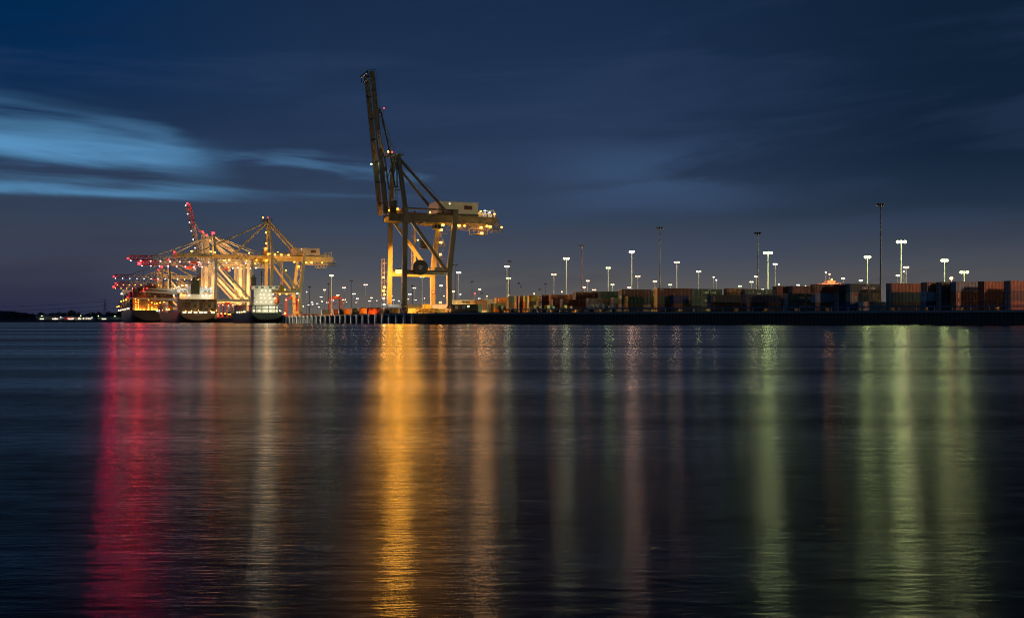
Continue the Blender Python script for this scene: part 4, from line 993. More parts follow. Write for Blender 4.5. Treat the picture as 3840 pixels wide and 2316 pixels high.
# ================================================================ CONTAINER YARD
# corner px, top py, tier height, length, tiers bottom..top: colour + d (door end) or p (plain end) [+ lettering key]
TX = {
 'cma': [('CMA CGM', 1.15, 'signcream', .60, .5, .02), ('~', 0, 'signcream', .60, 0, 0)],
 'ool': [('OOCL', .85, 'letter_red', .22, .8, .03)], 'apl': [('APL', 1.3, 'white', .42, .3, .06)], 'hmm': [('HMM', 1.1, 'white', .5, .5, .05)],
 'kli': [('K LINE', 1.2, 'white', .5, .5, .03)], 'mae': [('MAERSK', 1.15, 'black', .58, .55, .03)], 'oo': [('OOI', .8, 'signcream', .12, .8, .03)],
 'v': [('|', 0, 'signcream', .07, 0, 0)], 'ye': [('MSC', .7, 'yellow', .3, .6, .02)]}
ST = [
 # ---- middle zone, behind the cabin and the first barrier
 (1741, 1126, 2.59, 12.19, 'tn.p br.d br.p'), (1784, 1124, 2.59, 6.06, 'wh.p br.d br.d'), (1803, 1121, 2.9, 12.19, 'gy.p gy.d tn.pv'),
 (1841, 1137, 2.59, 6.06, 'gn.p nv.d'), (1858, 1136, 2.59, 6.06, 'or.p te.p'), (1872, 1136, 2.59, 6.06, 'or.p dg.d'),
 (1862, 1115, 2.59, 12.19, 'ye.p ol.p or.dv'), (1907, 1112, 2.59, 12.19, 'or.d db.d dg.d'), (1937, 1110, 2.59, 6.06, 'or.d or.d dg.d'), (1950, 1110, 2.59, 6.06, 'dg.d dg.p or.pv'),
 (1969, 1109, 2.59, 6.06, 'or.p or.p ol.d'), (1985, 1107, 2.59, 6.06, 'gy.d dg.d ye.pool'), (2002, 1135, 2.59, 6.06, 'nv.p rd.d'), (2018, 1129, 2.59, 6.06, 'nv.p ye.d'), (2031, 1105, 2.59, 6.06, 'dg.p dg.p br.d'),
 (2067, 1104, 2.59, 12.19, 'or.p or.p or.d'), (2074, 1124, 2.59, 6.06, 'or.p or.p'), (2093, 1105, 2.59, 12.19, 'or.p tn.p or.d'), (2111, 1122, 2.59, 6.06, 'pu.p or.d'), (2135, 1103, 2.59, 12.19, 'or.p pu.p or.p'),
 # ---- lit ends
 (2159, 1094, 2.75, 12.19, 'or.p or.p or.p'), (2182, 1095, 2.75, 12.19, 'or.d tn.d or.d'), (2207, 1118, 2.75, 6.06, 'tn.d tn.d'), (2231, 1093, 2.75, 12.19, 'br.d pu.d br.p'),
 (2253, 1092, 2.75, 12.19, 'tn.d br.d gn.d'), (2275, 1093, 2.75, 12.19, 'br.d tn.d te.dool'), (2301, 1115, 2.75, 6.06, 'tn.d tn.p'), (2331, 1084, 2.75, 12.19, 'tn.d te.pool br.dv'),
 (2355, 1112, 2.75, 6.06, 'db.p gn.p') , (2381, 1090, 2.75, 12.19, 'or.p or.p tn.p'), (2407, 1089, 2.75, 12.19, 'br.d db.dv te.pcma'), (2465, 1077, 2.75, 13.7, 'br.d ol.d or.doo'),
 (2496, 1116, 2.75, 6.06, 'br.d br.d'), (2526, 1107, 2.9, 6.06, 'or.p bl.p'), (2558, 1083, 2.9, 12.19, 'pu.d br.p br.p'), (2589, 1082, 2.9, 13.7, 'pu.p te.pcma te.pcma'),
 (2667, 1105, 2.9, 13.7, 'or.dv gn.dv'), (2728, 1081, 2.9, 12.19, 'tn.p br.p or.p'), (2795, 1084, 2.75, 13.7, 'te.p te.p te.papl'), (2800, 1101, 2.9, 13.7, 'db.p nv.d'),
 (2913, 1072, 2.9, 12.19, 'br.p br.p or.d'), (2954, 1095, 2.9, 12.19, 'te.dcma te.dcma'), (2972, 1072, 2.9, 12.19, 'br.p br.p br.d'),
 (3058, 1064, 2.9, 12.19, 'db.p wb.p or.pv'), (3098, 1096, 2.9, 6.06, 'wb.p wb.pool'), (3147, 1064, 2.9, 6.06, 'bl.d db.d br.p'), (3189, 1063, 2.9, 12.19, 'bl.p tn.pool gn.dcma'),
 (3238, 1127, 2.9, 12.19, 'tn.dool'), (3343, 1061, 2.9, 12.19, 'db.d te.d or.d'), (3384, 1098, 2.9, 6.06, 'db.p br.phmm'), (3426, 1098, 2.9, 6.06, 'br.d ol.p'),
 (3456, 1078, 2.9, 12.19, 'or.p te.p or.p'), (3476, 1050, 2.9, 12.19, 'nv.d wb.d or.dv'), (3532, 1049, 2.9, 12.19, 'dg.d db.d db.d'), (3585, 1046, 2.9, 12.19, 'or.pv or.pv gy.p'), (3691, 1046, 2.9, 12.19, 'br.p or.p or.p'), (3790, 1050, 2.9, 12.19, 'br.d db.d br.d'),
]
def rect_of(o, L, Wd=2.44):
    g0 = o.dot(G); q0 = o.dot(Q); return (g0, g0 + L, q0, q0 + Wd)
def clash(a, b, m=.12): return a[0] < b[1] + m and b[0] < a[1] + m and a[2] < b[3] + m and b[2] < a[3] + m
def clear_of_wall(o): return (o - CORNER).dot(BN) > 9
yard = []
for px, top, h, L, spec in sorted(ST, key=lambda s: -len(s[4].split())):
    tiers = spec.split(); s = (HY - top) / (Z0 - H + h*len(tiers)); Y = F / s; best = None
    for k in range(160):
        Yk = Y + (k + 1)//2 * 1.0 * (1 if k % 2 == 0 else -1); o = at(px, HY, Yk); o.z = Z0; rc = rect_of(o, L)
        if clear_of_wall(o) and not any(clash(rc, r) for r in FOOT): best = (o, rc); break
    if best is None: print('NO ROOM', px); continue
    if abs(best[0].y - Y) > 6: print('moved', px, round(Y), round(best[0].y))
    FOOT.append(best[1]); yard.append((px, best[0], h, L, tiers))
yard.sort(key=lambda a: a[0])
TN = {1: ['sole'], 2: ['lower', 'upper'], 3: ['bottom', 'middle', 'top']}
for i, (px, o, h, L, tiers) in enumerate(yard):
    for j, sp_ in enumerate(tiers):
        col, rest = sp_.split('.'); key = rest[1:]
        lab = f"{CC[col][1]} container with {'door bars' if rest[0] == 'd' else 'plain end'}, {TN[len(tiers)][j]} of the {nth(i)} yard stack from the dark cabin"
        container((o.x, o.y, Z0 + .014 + j*h), PHI, L, h, col, rest[0] == 'd', lab, 'containers stacked in the yard', True, TX.get(key), ('OOCL', .5, 'letter_red') if col == 'wb' else None)

# loose rows seen low down behind the cranes: long sides towards the water
ROWS = [(1381, 1145, 470, 'rd', 'kli', 1), (1529, 1151, 470, 'wh', 'mae', 1), (1700, 1127, 545, 'wh', 'mae', 3), (1700, 1146, 470, 'wh', 'ool', 1), (1560, 1137, 560, 'dg', None, 2), (1520, 1141, 540, 'gy', None, 2),
        (1590, 1136, 520, 'ye', None, 2), (1128, 1158, 820, 'rd', None, 1), (1152, 1158, 815, 'br', None, 1), (1188, 1158, 812, 'or', None, 1), (1218, 1154, 790, 'or', None, 1), (1245, 1154, 790, 'rd', None, 1), (1284, 1149, 700, 'gy', None, 2), (1318, 1149, 690, 'br', None, 2), (1356, 1149, 640, 'br', None, 2), (1296, 1162, 640, 'ye', None, 1), (1408, 1160, 560, 'te', None, 1)]
PLACE = {0: ''}
for i, (px, top, Y, col, key, n) in enumerate(sorted(ROWS)):
    o = at(px, HY, Y); o.z = Z0
    for dy in range(80):
        o = at(px, HY, Y + dy*1.5); o.z = Z0
        if not any(clash(rect_of(o, 12.19), r) for r in FOOT): break
    FOOT.append(rect_of(o, 12.19))
    for j in range(n):
        container((o.x, o.y, Z0 + .014 + j*2.6), PHI, 12.19, 2.59, col if j == n-1 else 'gy', False, f"{CC[col if j == n-1 else 'gy'][1]} container lying low behind the crane quay, {['ground','second','third'][j]} level, {nth(i)} pile from the left", 'containers lying behind the crane quay', True, TX.get(key) if j == n-1 else None)

# ---------------------------------------------------------------- dark green site cabin, right of the raised crane
def box_on_quay(name, label, cat, px, Y, group=None):
    p = at(px, HY, Y); return thing(name, label, cat, (p.x, p.y, Z0 + .014), -.517, group)
cab = box_on_quay('site_cabin', 'long dark green site cabin with small windows at the quay corner', 'cabin', 1690, 407)
m = MB(); m.box((0, 0, .3), (12.2, 3, 3.0)); 
for i in range(30): m.box((.2 + i*.4, -.03, .4), (.36 + i*.4, -.002, 2.9))
m.build('wall', 'cabin', cab); m = MB(); m.box((-.1, -.1, 3.01), (12.3, 3.1, 3.12)); m.build('roof', 'dark', cab)
m = MB(); m.box((.2, .2, 0), (12, 2.8, .29)); m.build('base_frame', 'dark', cab)
for x in (2.1, 5.4):
    m = MB(); m.box((x - .1, -.1, 1.5), (x + 1.25, -.04, 2.6)); f_ = m.build('window', 'galv', cab); m = MB(); m.box((x, -.13, 1.58), (x + 1.12, -.11, 2.52)); m.build('pane', 'signcream', f_)
m = MB(); m.box((.2, -.08, .4), (.8, -.04, 2.6)); m.build('door', 'mid', cab)
m = MB(); m.box((7.6, -.14, 2.2), (8.3, -.05, 2.6)); m.build('exit_light', 'L_green', cab)

# ---------------------------------------------------------------- small gear along the crane quay
def quay_spot(t, inland): p = QUAY + Q*t + G*inland; return (p.x, p.y, Z0 + .014)
def gear(name, label, cat, t, inland, group=None, rz=0): return thing(name, label, cat, quay_spot(t, inland), PHI + rz, group)
for i, (t, inl) in enumerate(((46, 1.0), (38, 1.6), (30, 1.0))):
    r = gear('wire_cage', f'yellow wire cage on the crane quay, {nth(i)} of three by the raised crane', 'cage', t, inl, 'yellow wire cages')
    m = MB()
    for z in (0, 1.1, 2.3):
        for y in (0, 2.4): m.bar((0, y, z), (3.2, y, z), .14)
        for x in (0, 3.2): m.bar((x, 0, z), (x, 2.4, z), .14)
    for x in (0, 1.07, 2.13, 3.2):
        for y in (0, 2.4): m.bar((x, y, 0), (x, y, 2.3), .12)
    m.build('cage_frame', 'yellow', r); m = MB(); m.box((.3, .3, .06), (2.9, 2.1, 1.0)); m.build('load', 'mid', r)
for i, (t, col) in enumerate(((66, 'orange'), (96, 'orange'), (118, 'red'), (145, 'mid'))):
    r = gear('skip', ['large bright orange open skip', 'smaller brown orange skip', 'red skip left of the brown orange one', 'grey skip farthest along the crane quay'][i], 'skip', t, .8)
    m = MB(); m.add([(.4, 0, .4), (4.4, 0, .4), (4.8, 0, 3.0), (0, 0, 3.0), (.4, 2.6, .4), (4.4, 2.6, .4), (4.8, 2.6, 3.0), (0, 2.6, 3.0)], [(0,1,2,3), (7,6,5,4), (0,4,5,1), (1,5,6,2), (3,7,4,0)]); 
    for x in (1, 2, 3, 4): m.bar((x, -.05, .5), (x, -.05, 2.9), .12)
    m.build('skip_body', col, r); m = MB(); m.box((.5, .2, 0), (1.0, 2.4, .39)); m.box((3.8, .2, 0), (4.3, 2.4, .39)); m.build('runner', 'dark', r)
for i, t in enumerate((22, 78, 104)):
    r = gear('fender_cone', f'big black rubber fender with pale end on the crane quay, {nth(i)} from raised crane', 'rubber fender', t, .6, 'black rubber fenders on the crane quay')
    m = MB(); m.tube((0, 0, 1.6), (5.5, 0, 1.6), 1.5, 14, 1.5); m.tube((5.5, 0, 1.6), (6.3, 0, 1.6), 1.5, 14, .9); m.build('fender_body', 'rubber', r)
    m = MB(); m.tube((-.35, 0, 1.6), (-.02, 0, 1.6), .8, 12, 1.3); m.build('end_cap', 'white', r); m = MB(); m.box((.4, -1.2, 0), (5, 1.2, .5)); m.build('cradle', 'dark', r)
for i, (t, c) in enumerate(((-14, 'red'), (-22, 'yellow'), (10, 'yellow'))):
    r = gear('gangway', ['red and white striped gangway section right of the crane leg', 'yellow gangway on trestles below the crane portal', 'yellow gangway left of the crane leg'][i], 'gangway', t, 4 if i < 2 else 1)
    m = MB(); m.truss((0, 0, .6), (7, 0, .6), 1.2, 1.2, .12); m.truss((0, 1.2, .6), (7, 1.2, .6), 1.2, 1.2, .12); m.box((0, 0, .45), (7, 1.2, .55)); m.build('walkway', c, r)
    m = MB(); m.box((.5, 0, 0), (.8, 1.2, .44)); m.box((6, 0, 0), (6.3, 1.2, .44)); m.build('trestle', 'mid', r)
for i, (px, Y) in enumerate(((1868, 398), (1990, 391), (2040, 388), (2105, 384), (2205, 377), (2245, 375))):
    r = box_on_quay('site_trailer', ['dark flat trailer behind the barrier, first from the green cabin', 'yellow low loader behind the barrier below tan stacks', 'blue and yellow plant trailer behind the barrier', 'yellow flat trailer behind the barrier below orange stacks', 'pale lattice sided trailer below the lit stacks', 'grey plant trailer right of the pale one'][i], 'trailer', px, Y)
    c = ['dark', 'yellow', 'yellow', 'yellow', 'signcream', 'mid'][i]
    m = MB(); m.box((0, 0, .9), (7, 2.4, 1.2)); 
    if i in (4, 5):
        m.truss((0, 0, 1.2), (6.6, 0, 1.2), 1.5, 1.4, .15)
    m.box((0, 0, 1.21), (1.2, 2.4, 2.6)); m.build('flatbed', c, r)
    for x in (.9, 5.2, 6.2):
        w = MB(); w.tube((x, -.1, .45), (x, 2.5, .45), .44, 10); w.build('wheel', 'rubber', r)
    m = MB(); m.box((2.2, .3, 1.21), (3.4, 2.0, 2.2)); m.build('load', ['orange', 'dark', 'letter_blue', 'orange', 'mid', 'dark'][i], r)

# ---------------------------------------------------------------- straddle carriers
def carrier(label, px, Y, rz, lit=True, load=None):
    p = at(px, HY, Y); r = thing('straddle_carrier', label, 'carrier', (p.x, p.y, Z0 + .014), rz, 'red straddle carriers')
    for y in (0, 4.6):
        for x in (0, 8.0):
            m = MB(); m.bar((x, y, 1.3), (x, y, 13.2), .75, .7); m.build('leg', 'red', r)
        m = MB(); m.bar((-1, y, 1.2), (9, y, 1.2), .8, .7)
        m.build('lower_beam', 'red', r); m = MB(); m.bar((-.4, y, 13.6), (8.4, y, 13.6), .7, .8); m.build('top_beam', 'red', r)
        for x in (-.4, 2.3, 5.6, 8.4):
            w = MB(); w.tube((x, y - .35, .75), (x, y + .35, .75), .74, 12); w.build('wheel', 'rubber', r)
    m = MB(); m.bar((0, .4, 13.6), (0, 4.2, 13.6), .7, .7); m.bar((8, .4, 13.6), (8, 4.2, 13.6), .7, .7); m.box((2.4, .2, 14.0), (6, 4.4, 15.2)); m.build('engine_deck', 'red', r)
    m = MB(); m.box((8.5, 1.2, 10.2), (10.2, 3.4, 12.6)); cb = m.build('operator_cab', 'white', r); m = MB(); m.box((10.21, 1.4, 10.6), (10.26, 3.2, 12.2)); m.box((8.8, 1.14, 10.6), (10, 1.19, 12.2)); m.build('window', 'glass', cb)
    m = MB(); m.box((.6, 1.2, 9.2), (7.4, 3.4, 9.6)); m.build('spreader', 'dark', r)
    for x, y, z, mt in ((-.6, -.5, 12.6, 'L_warm'), (8.6, -.5, 12.6, 'L_warm'), (-.8, -.5, 2.2, 'L_red_mid'), (4, -.5, 15.6, 'L_sod_mid'), (-.8, 5.0, 2.2, 'L_red_mid')):
        if lit: lamp(r, (x, y, z), mt, .5, 'lamp')
    return r
carrier('red straddle carrier with bright lamps beside the ochre crane leg', 1075, 778, PHI)
carrier('red straddle carrier between the middle ship and the feeder ship', 838, 1012, PHI)
carrier('second red straddle carrier on the quay, left of the taller one between the ships', 822, 1050, PHI)
carrier('red straddle carrier among the low containers right of the ochre crane', 1245, 775, PHI + .2)
carrier('far red straddle carrier with white lamps above the right-hand stacks', 3085, 480, PHI - .3)

# ================================================================ LAMP MASTS
LAMPS = [ # px, py, colour, height, power, n heads
 (1150,1093,'w',30,1,1), (1217,1085,'p',30,3,2), (1243,1031,'g',30,4,2), (1204,1112,'w',30,1,2), (1267,1105,'m',30,1,2), (1290,1077,'p',30,2,2), (1327,1100,'w',30,1,2), (1340,1118,'w',30,3,2), (1137,1147,'g',16,3,1), (1170,1132,'w',30,2,2), (1207,1129,'m',30,2,2), (1248,1125,'w',30,2,2), (1293,1122,'o',30,2,2),
 (1157,1142,'w',30,1,2), (1190,1137,'w',30,1,2), (1228,1133,'w',30,1,2), (1299,1131,'o',30,1,1), (1172,1140,'w',26,1,2), (1196,1150,'w',24,1,2), (1335,1133,'o',28,1,1),
 (1371,1066,'p',30,1,2), (1393,1115,'o',30,2,2), (1386,1127,'p',26,2,2), (1413,1126,'p',28,2,1), (1470,1108,'o',30,2,1), (1476,1123,'w',28,2,2), (1496,1127,'w',28,1,2), (1531,1120,'o',24,3,1), (1537,1102,'w',30,1,2), (1554,1078,'m',30,0,2), (1592,1117,'p',26,2,1), (1557,1123,'w',28,1,2), (1583,1036,'g',32,1,2),
 (1654,1069,'p',30,1,2), (1665,1108,'o',26,2,1), (1700,1091,'o',28,3,2), (1724,1102,'w',30,1,2), (1720,1020,'m',32,4,2), (1799,1083,'o',30,3,2), (1826,1109,'o',26,3,1), (1797,1118,'w',28,1,2), (1907,1041,'g',30,5,2), (1901,997,'w',32,1,2), (1909,1105,'o',26,2,1),
 (2077,1027,'o',30,3,2), (2124,967,'l',32,4,2), (2003,1099,'o',26,2,1), (2107,1092,'o',26,2,1), (2191,1075,'p',28,1,2), (2204,1051,'o',30,3,2), (2228,1085,'o',28,2,2), (2281,1002,'g',30,3,2), (2297,1065,'g',30,2,2), (2369,941,'p',32,6,2), (2360,1076,'p',28,2,2), (2392,1034,'o',30,3,2), (2456,1053,'o',28,3,2),
 (2513,1066,'g',30,1,2), (2538,981,'p',32,3,2), (2620,1016,'l',30,2,2), (2676,1037,'l',30,3,1), (2686,1048,'w',30,3,1), (2775,1071,'g',30,1,2), (2818,1055,'l',30,1,2), (2836,1035,'p',28,3,2), (2880,945,'g',27,8,3), (2907,988,'w',32,1,2), (2921,1064,'o',26,2,1), (2993,1067,'w',30,1,2), (3021,1071,'g',28,1,1), (2860,1084,'w',28,1,2),
 (3097,1019,'o',30,2,1), (3111,1026,'o',30,2,1), (3162,1042,'l',30,1,2), (3228,1050,'l',30,1,2), (3253,961,'g',25,7,3), (3380,903,'g',27,8,3), (3398,1000,'p',30,4,2), (3390,1015,'p',30,1,1), (3367,1031,'w',30,1,2), (3542,973,'g',22,7,3), (3568,1040,'o',15,5,1), (3616,1017,'g',18,6,2)]
LAMPK = 1.1
LC = {'w': ((.95, 1, .95), 'white'), 'p': ((1, .60, .42), 'pinkish'), 'o': ((1, .56, .24), 'amber'), 'g': ((.84, 1, .36), 'green tinged'), 'l': ((1, .95, .50), 'lemon'), 'm': ((1, .80, .55), 'cream')}
LP = [25, 90, 260, 700, 1500, 2200, 3000, 3800, 5200]
for c in LC:
    for k, s in enumerate(LP): lampmat(f'mast_{c}{k}', LC[c][0], s * LAMPK)
_mm = {}
def mast_parts(nh, big):
    if (nh, big) in _mm: return _mm[(nh, big)]
    arm = MB(); w = 1.5 if nh > 1 else .3
    arm.bar((-w, 0, -.2), (w, 0, -.2), .18); arm.bar((0, -.8, -.2), (0, .8, -.2), .16); arm.tube((0, 0, -1.0), (0, 0, .3), .3, 8); arm.bar((-w*.8, 0, -.25), (0, 0, -1.0), .09); arm.bar((w*.8, 0, -.25), (0, 0, -1.0), .09)
    hd = MB(); hs = .62 if big else .5
    hd.ball((0, 0, -.36), hs*1.12, 0, 7, 4, .85); hd.tube((0, 0, -.02), (0, 0, .16), hs*1.1, 8, .2, 1)
    _mm[(nh, big)] = (arm.mesh('crossarm', ['galv']), hd)
    return _mm[(nh, big)]
_hm = {}
def mast(px, py, c, hgt, pw, nh, label, group, unlit=False, pole='galv'):
    Y0 = (hgt - 0.9 + Z0) * F / (HY - py); Y = Y0
    for k in range(80):
        Y = Y0 + (k + 1)//2 * (1 if k % 2 == 0 else -1); p = at(px, HY, Y); g0, q0 = p.dot(G), p.dot(Q)
        if not any(r[0] - .7 < g0 < r[1] + .7 and r[2] - .7 < q0 < r[3] + .7 for r in FOOT): break
    top = H + (HY - py) / F * Y - Z0
    t = thing('lamp_mast', label, 'lamp mast', (p.x, p.y, Z0 + .012), ((px*7) % 10)*.05 - .2, group)
    m = MB(); m.tube((0, 0, 0), (0, 0, top - .3), .34 if hgt > 26 else .22, 8, .16); m.tube((0, 0, 0), (0, 0, .5), .6, 8, .45); m.build('pole', pole, t)
    arm, hd = mast_parts(nh, pw >= 4)
    if unlit and 'dk' not in _hm: _hm['dk'] = arm.copy(); _hm['dk'].materials[0] = M['dark']
    o = link('crossarm', _hm['dk'] if unlit else arm, t); o.location = (0, 0, top)
    sp = .72 + .07*((px*13 + py*7) % 8); xs = {1: (0,), 2: (-sp, sp), 3: (-sp*1.15, 0, sp*1.15)}[nh]
    mk = f'mast_{c}{pw}' if not unlit else 'dark'
    for x in xs:
        key = (nh, pw >= 4, mk)
        if key not in _hm: _hm[key] = hd.mesh('floodlight', [mk, 'dark'])
        o = link('floodlight', _hm[key], t); o.location = (x, 0, top)
    return t
zones = [(1360, 'right of the ochre crane'), (1700, 'behind the raised crane'), (2145, 'over the tan stacks'), (2460, 'over the lit stack ends'), (2900, 'over the middle stacks'), (3320, 'over the right stacks'), (9999, 'over the last stacks')]
cnt = {}
OFF = [(173, 296, 26, 4), (214, 338, 27, 4)]
for (px, py, c, hgt, pw, nh) in sorted(LAMPS):
    z = next(i for i, zz in enumerate(zones) if px < zz[0]); k = cnt.get(z, 0); cnt[z] = k + 1
    size = 'tall' if py < 1000 else ('mid height' if py < 1080 else 'low looking')
    mast(px, py, c, hgt, pw, nh, f'{size} mast with {LC[c][1]} lamps, {nth(k)} lit mast {zones[z][1]}', 'lit lamp masts in the terminal')
for i, (X, Y, hh, pw) in enumerate(OFF):                     # the yard's next masts along the same quay, whose light falls on the stacks
    mast(CX + X/Y*F, HY - (hh + Z0 - .9)/Y*F, 'p', hh, pw, 3, f'pinkish lamp mast past the last yard stacks, {nth(i)} beyond the quay view', 'lit lamp masts in the terminal')
for i, (px, py, hgt, pole) in enumerate(((1161, 1074, 30, 'dark'), (1232, 1063, 34, 'dark'), (1317, 1051, 36, 'dark'), (1547, 1070, 33, 'dark'), (1707, 992, 36, 'rustpole'), (1770, 1054, 33, 'mid'), (1806, 1098, 30, 'mid'), (1911, 978, 36, 'rustpole'), (2024, 1083, 24, 'mid'), (2046, 1063, 33, 'mid'), (2182, 920, 37, 'rustpole'), (2474, 853, 37, 'dark'), (2842, 872, 31, 'dark'), (3302, 765, 36, 'dark'))):
    mast(px, py, 'w', hgt, 0, 2, f'dark unlit mast with flat cross head, {nth(i)} unlit mast from the left', 'unlit masts in the terminal', True, pole)
lr = thing('warning_lamp', 'red lamp on a short post above the brown containers', 'lamp', (*at(1781, HY, 462).xy, Z0 + .014)); m = MB(); m.tube((0, 0, 0), (0, 0, 8.6), .1, 6); m.build('pole', 'mid', lr); lamp(lr, (0, 0, 8.9), 'L_red_mid', .5, 'lamp_head')
p = at(1946, HY, 432)
for k in range(40):
    p = at(1946, HY, 432 - k)
    if not any(r[0] - .7 < p.dot(G) < r[1] + .7 and r[2] - .7 < p.dot(Q) < r[3] + .7 for r in FOOT): break
lr = thing('camera_pole', 'dark pole with a hooked camera above the orange stacks', 'camera pole', (p.x, p.y, Z0 + .014)); m = MB(); m.tube((0, 0, 0), (0, 0, 11.9), .12, 6); m.build('pole', 'dark', lr); m = MB(); m.path([(0, 0, 11.2), (.6, 0, 11.5), (.8, 0, 11.0)], .08, 5); m.box((.6, -.15, 10.5), (1.0, .15, 11)); m.box((-.3, -.2, 11.91), (.3, .2, 12.5)); m.build('camera', 'dark', lr)
ship1_fill(max(0, 300 - N_CONT)); print('containers', N_CONT)
# ================================================================ SKY, CAMERA, RENDER
w = bpy.data.worlds.new('World'); scene.world = w; w.use_nodes = True
nt = w.node_tree; N, L = nt.nodes, nt.links; N.clear()
out = N.new('ShaderNodeOutputWorld'); bg = N.new('ShaderNodeBackground'); L.new(bg.outputs[0], out.inputs[0])
def math_(op, a, b=None, c=None, clamp=False):
    n = N.new('ShaderNodeMath'); n.operation = op; n.use_clamp = clamp
    for i, v in enumerate((a, b, c)):
        if v is None: continue
        if isinstance(v, (int, float)): n.inputs[i].default_value = v
        else: L.new(v, n.inputs[i])
    return n.outputs[0]
def smooth(x, a, b, lo=0., hi=1.):
    n = N.new('ShaderNodeMapRange'); n.interpolation_type = 'SMOOTHSTEP'; L.new(x, n.inputs[0])
    for i, v in enumerate((a, b, lo, hi)): n.inputs[i + 1].default_value = v
    return n.outputs[0]
def mixc(f, a, b, mode='MIX'):
    n = N.new('ShaderNodeMix'); n.data_type = 'RGBA'; n.blend_type = mode
    if isinstance(f, (int, float)): n.inputs[0].default_value = f
    else: L.new(f, n.inputs[0])
    for i, v in ((6, a), (7, b)):
        if isinstance(v, tuple): n.inputs[i].default_value = (*v, 1)
        else: L.new(v, n.inputs[i])
    return n.outputs[2]
def srgb(r, g, b): return tuple((c/255/12.92 if c/255 <= .04045 else ((c/255 + .055)/1.055)**2.4) for c in (r, g, b))
tc = N.new('ShaderNodeTexCoord'); sep = N.new('ShaderNodeSeparateXYZ'); L.new(tc.outputs['Generated'], sep.inputs[0])
x, y, z = sep.outputs
az = math_('ARCTAN2', x, y)
hyp = math_('SQRT', math_('ADD', math_('MULTIPLY', x, x), math_('MULTIPLY', y, y)))
el = math_('ARCTAN2', z, hyp)
rampn = N.new('ShaderNodeValToRGB'); r = rampn.color_ramp; L.new(math_('DIVIDE', el, .64, clamp=True), rampn.inputs[0])
stops = [(0, srgb(108, 100, 92)), (.035, srgb(94, 90, 88)), (.09, srgb(71, 76, 86)), (.15, srgb(52, 65, 86)), (.23, srgb(42, 59, 86)), (.32, srgb(33, 52, 82)), (.43, srgb(26, 46, 76)), (.52, srgb(20, 38, 64)), (.70, srgb(6, 11, 20)), (1, srgb(3, 6, 12))]
r.elements[0].position, r.elements[0].color = stops[0][0], (*stops[0][1], 1); r.elements[1].position, r.elements[1].color = stops[-1][0], (*stops[-1][1], 1)
for p_, c_ in stops[1:-1]: e = r.elements.new(p_); e.color = (*c_, 1)
base = rampn.outputs[0]
# left horizon: deep violet blue instead of the grey lamp haze; right: darker
leftn = smooth(az, -.18, -.40); low = smooth(el, .12, .0)
base = mixc(math_('MULTIPLY', leftn, low), base, srgb(40, 44, 70))
base = mixc(math_('MULTIPLY', smooth(az, -.12, -.46), smooth(el, .10, .26)), base, srgb(0, 40, 80))
base = mixc(math_('MULTIPLY', math_('MULTIPLY', smooth(az, .04, .42), smooth(el, .03, .16)), .82), base, srgb(9, 29, 48))
# layered cloud: long streaks
def streaks(sx, sy, ox, det=6, rough=.55, skew=0.):
    cb = N.new('ShaderNodeCombineXYZ'); L.new(math_('MULTIPLY', az, sx), cb.inputs[0]); L.new(math_('MULTIPLY_ADD', el, sy, math_('MULTIPLY', az, skew)), cb.inputs[1]); cb.inputs[2].default_value = ox
    n = N.new('ShaderNodeTexNoise'); n.inputs['Scale'].default_value = 1; n.inputs['Detail'].default_value = det; n.inputs['Roughness'].default_value = rough; n.inputs['Distortion'].default_value = .35
    L.new(cb.outputs[0], n.inputs['Vector']); return n.outputs['Fac']
n1 = streaks(3.2, 22, 1.7, skew=-1.5); n2 = streaks(4.2, 34, 4.2, 5, .5, skew=2.2); n3 = streaks(7, 80, 8.1, 5, .5, 3)
base = mixc(math_('MULTIPLY', smooth(n1, .44, .64), .17), base, srgb(56, 74, 108))          # thinner cloud, a little lighter
base = mixc(math_('MULTIPLY', smooth(n1, .50, .34), .17), base, srgb(26, 40, 66))           # heavier cloud
# the clear break low in the west
wob = math_('MULTIPLY', math_('SUBTRACT', n2, .5), .050)
elw = math_('ADD', el, wob)
def band(c, w_, skew=0.):
    return smooth(math_('ABSOLUTE', math_('SUBTRACT', math_('MULTIPLY_ADD', az, skew, elw), c)), w_, 0.)
lim = math_('MULTIPLY_ADD', az, -.16, .187 - .16*.445)
top = smooth(math_('SUBTRACT', elw, lim), .014, -.012)
bot = smooth(el, .1055, .1105)
side = smooth(math_('ADD', az, math_('MULTIPLY', wob, 3.5)), -.235, -.325)
brk = math_('MULTIPLY', math_('MULTIPLY', top, bot), side)
core = math_('ADD', math_('MULTIPLY', band(.1385, .020, .03), .62), math_('MULTIPLY', band(.113, .009), .42))
core = math_('ADD', core, math_('MULTIPLY', math_('MULTIPLY', band(.158, .016, .05), smooth(az, -.40, -.31)), .6))
tex = math_('ADD', math_('ADD', core, .20), math_('ADD', math_('MULTIPLY', math_('SUBTRACT', n2, .5), 1.0), math_('MULTIPLY', math_('SUBTRACT', n3, .5), .9)), clamp=True)
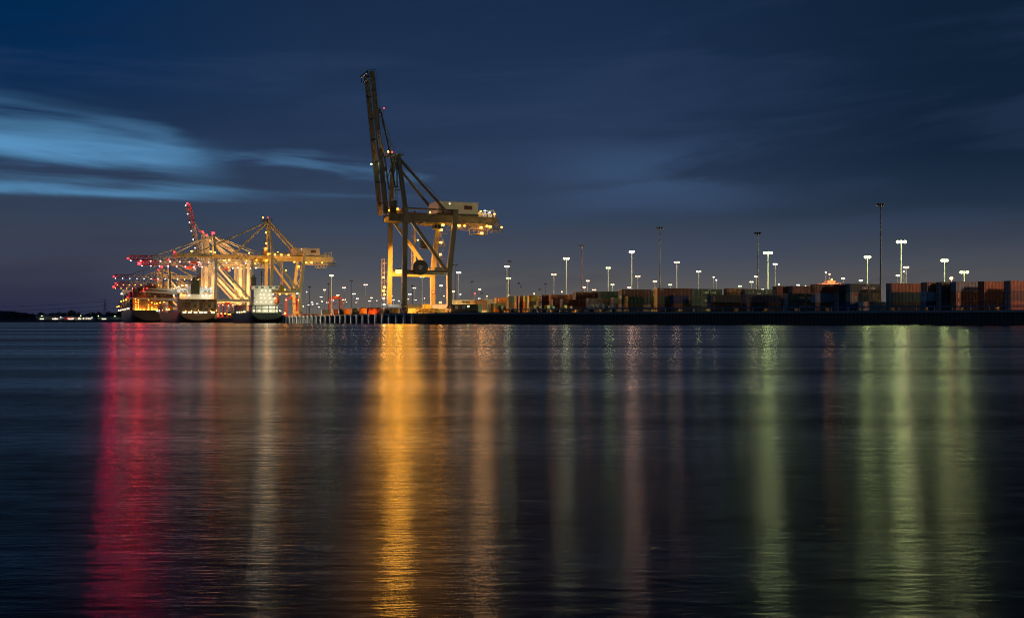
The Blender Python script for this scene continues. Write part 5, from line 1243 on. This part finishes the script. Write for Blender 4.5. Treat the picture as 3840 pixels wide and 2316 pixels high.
base = mixc(math_('MULTIPLY', brk, tex), base, srgb(90, 148, 194))
# fainter torn streaks trailing to the right
wb = math_('MAXIMUM', band(.146, .011), math_('MULTIPLY', band(.112, .009), .35))
tr_ = math_('MULTIPLY', math_('MULTIPLY', wb, smooth(n3, .42, .62)), math_('MULTIPLY', smooth(az, -.02, -.12), smooth(az, -.36, -.26)))
base = mixc(math_('MULTIPLY', tr_, .42), base, srgb(84, 134, 178))
tr2 = math_('MULTIPLY', math_('MULTIPLY', smooth(el, .085, .125), smooth(el, .18, .14)), math_('MULTIPLY', smooth(math_('ABSOLUTE', math_('SUBTRACT', az, .13)), .14, .02), smooth(n1, .42, .62)))
base = mixc(math_('MULTIPLY', tr2, .40), base, srgb(64, 92, 128))
base = mixc(smooth(el, 0, -.02), base, srgb(30, 30, 34))
L.new(base, bg.inputs[0]); bg.inputs[1].default_value = 1.0

sun = bpy.data.lights.new('dusk_sun', 'SUN'); sun.energy = .02; sun.angle = R(20); sun.color = (.6, .75, 1)
so = bpy.data.objects.new('dusk_sun', sun); COL.objects.link(so); so.rotation_euler = (R(62), 0, R(-70))

cam = bpy.data.cameras.new('camera'); cam.sensor_width = 36; cam.lens = 36 * F / 3840; cam.shift_y = (HY - 1158) / 3840; cam.clip_start = .1; cam.clip_end = 20000
co = bpy.data.objects.new('camera', cam); COL.objects.link(co); co.location = (0, 0, H); co.rotation_euler = (R(90), 0, 0); scene.camera = co
scene.view_settings.view_transform = 'Standard'; scene.view_settings.look = 'None'; scene.view_settings.exposure = 0; scene.view_settings.gamma = 1
scene.view_settings.use_curve_mapping = False
scene.render.engine = 'CYCLES'; cy = scene.cycles
cy.use_denoising = True; cy.max_bounces = 4; cy.diffuse_bounces = 2; cy.glossy_bounces = 2; cy.transmission_bounces = 1
cy.sample_clamp_direct = 6; cy.sample_clamp_indirect = 2.0; cy.use_light_tree = True; cy.caustics_reflective = False; cy.caustics_refractive = False
cy.filter_width = 1.1; cy.use_adaptive_sampling = False
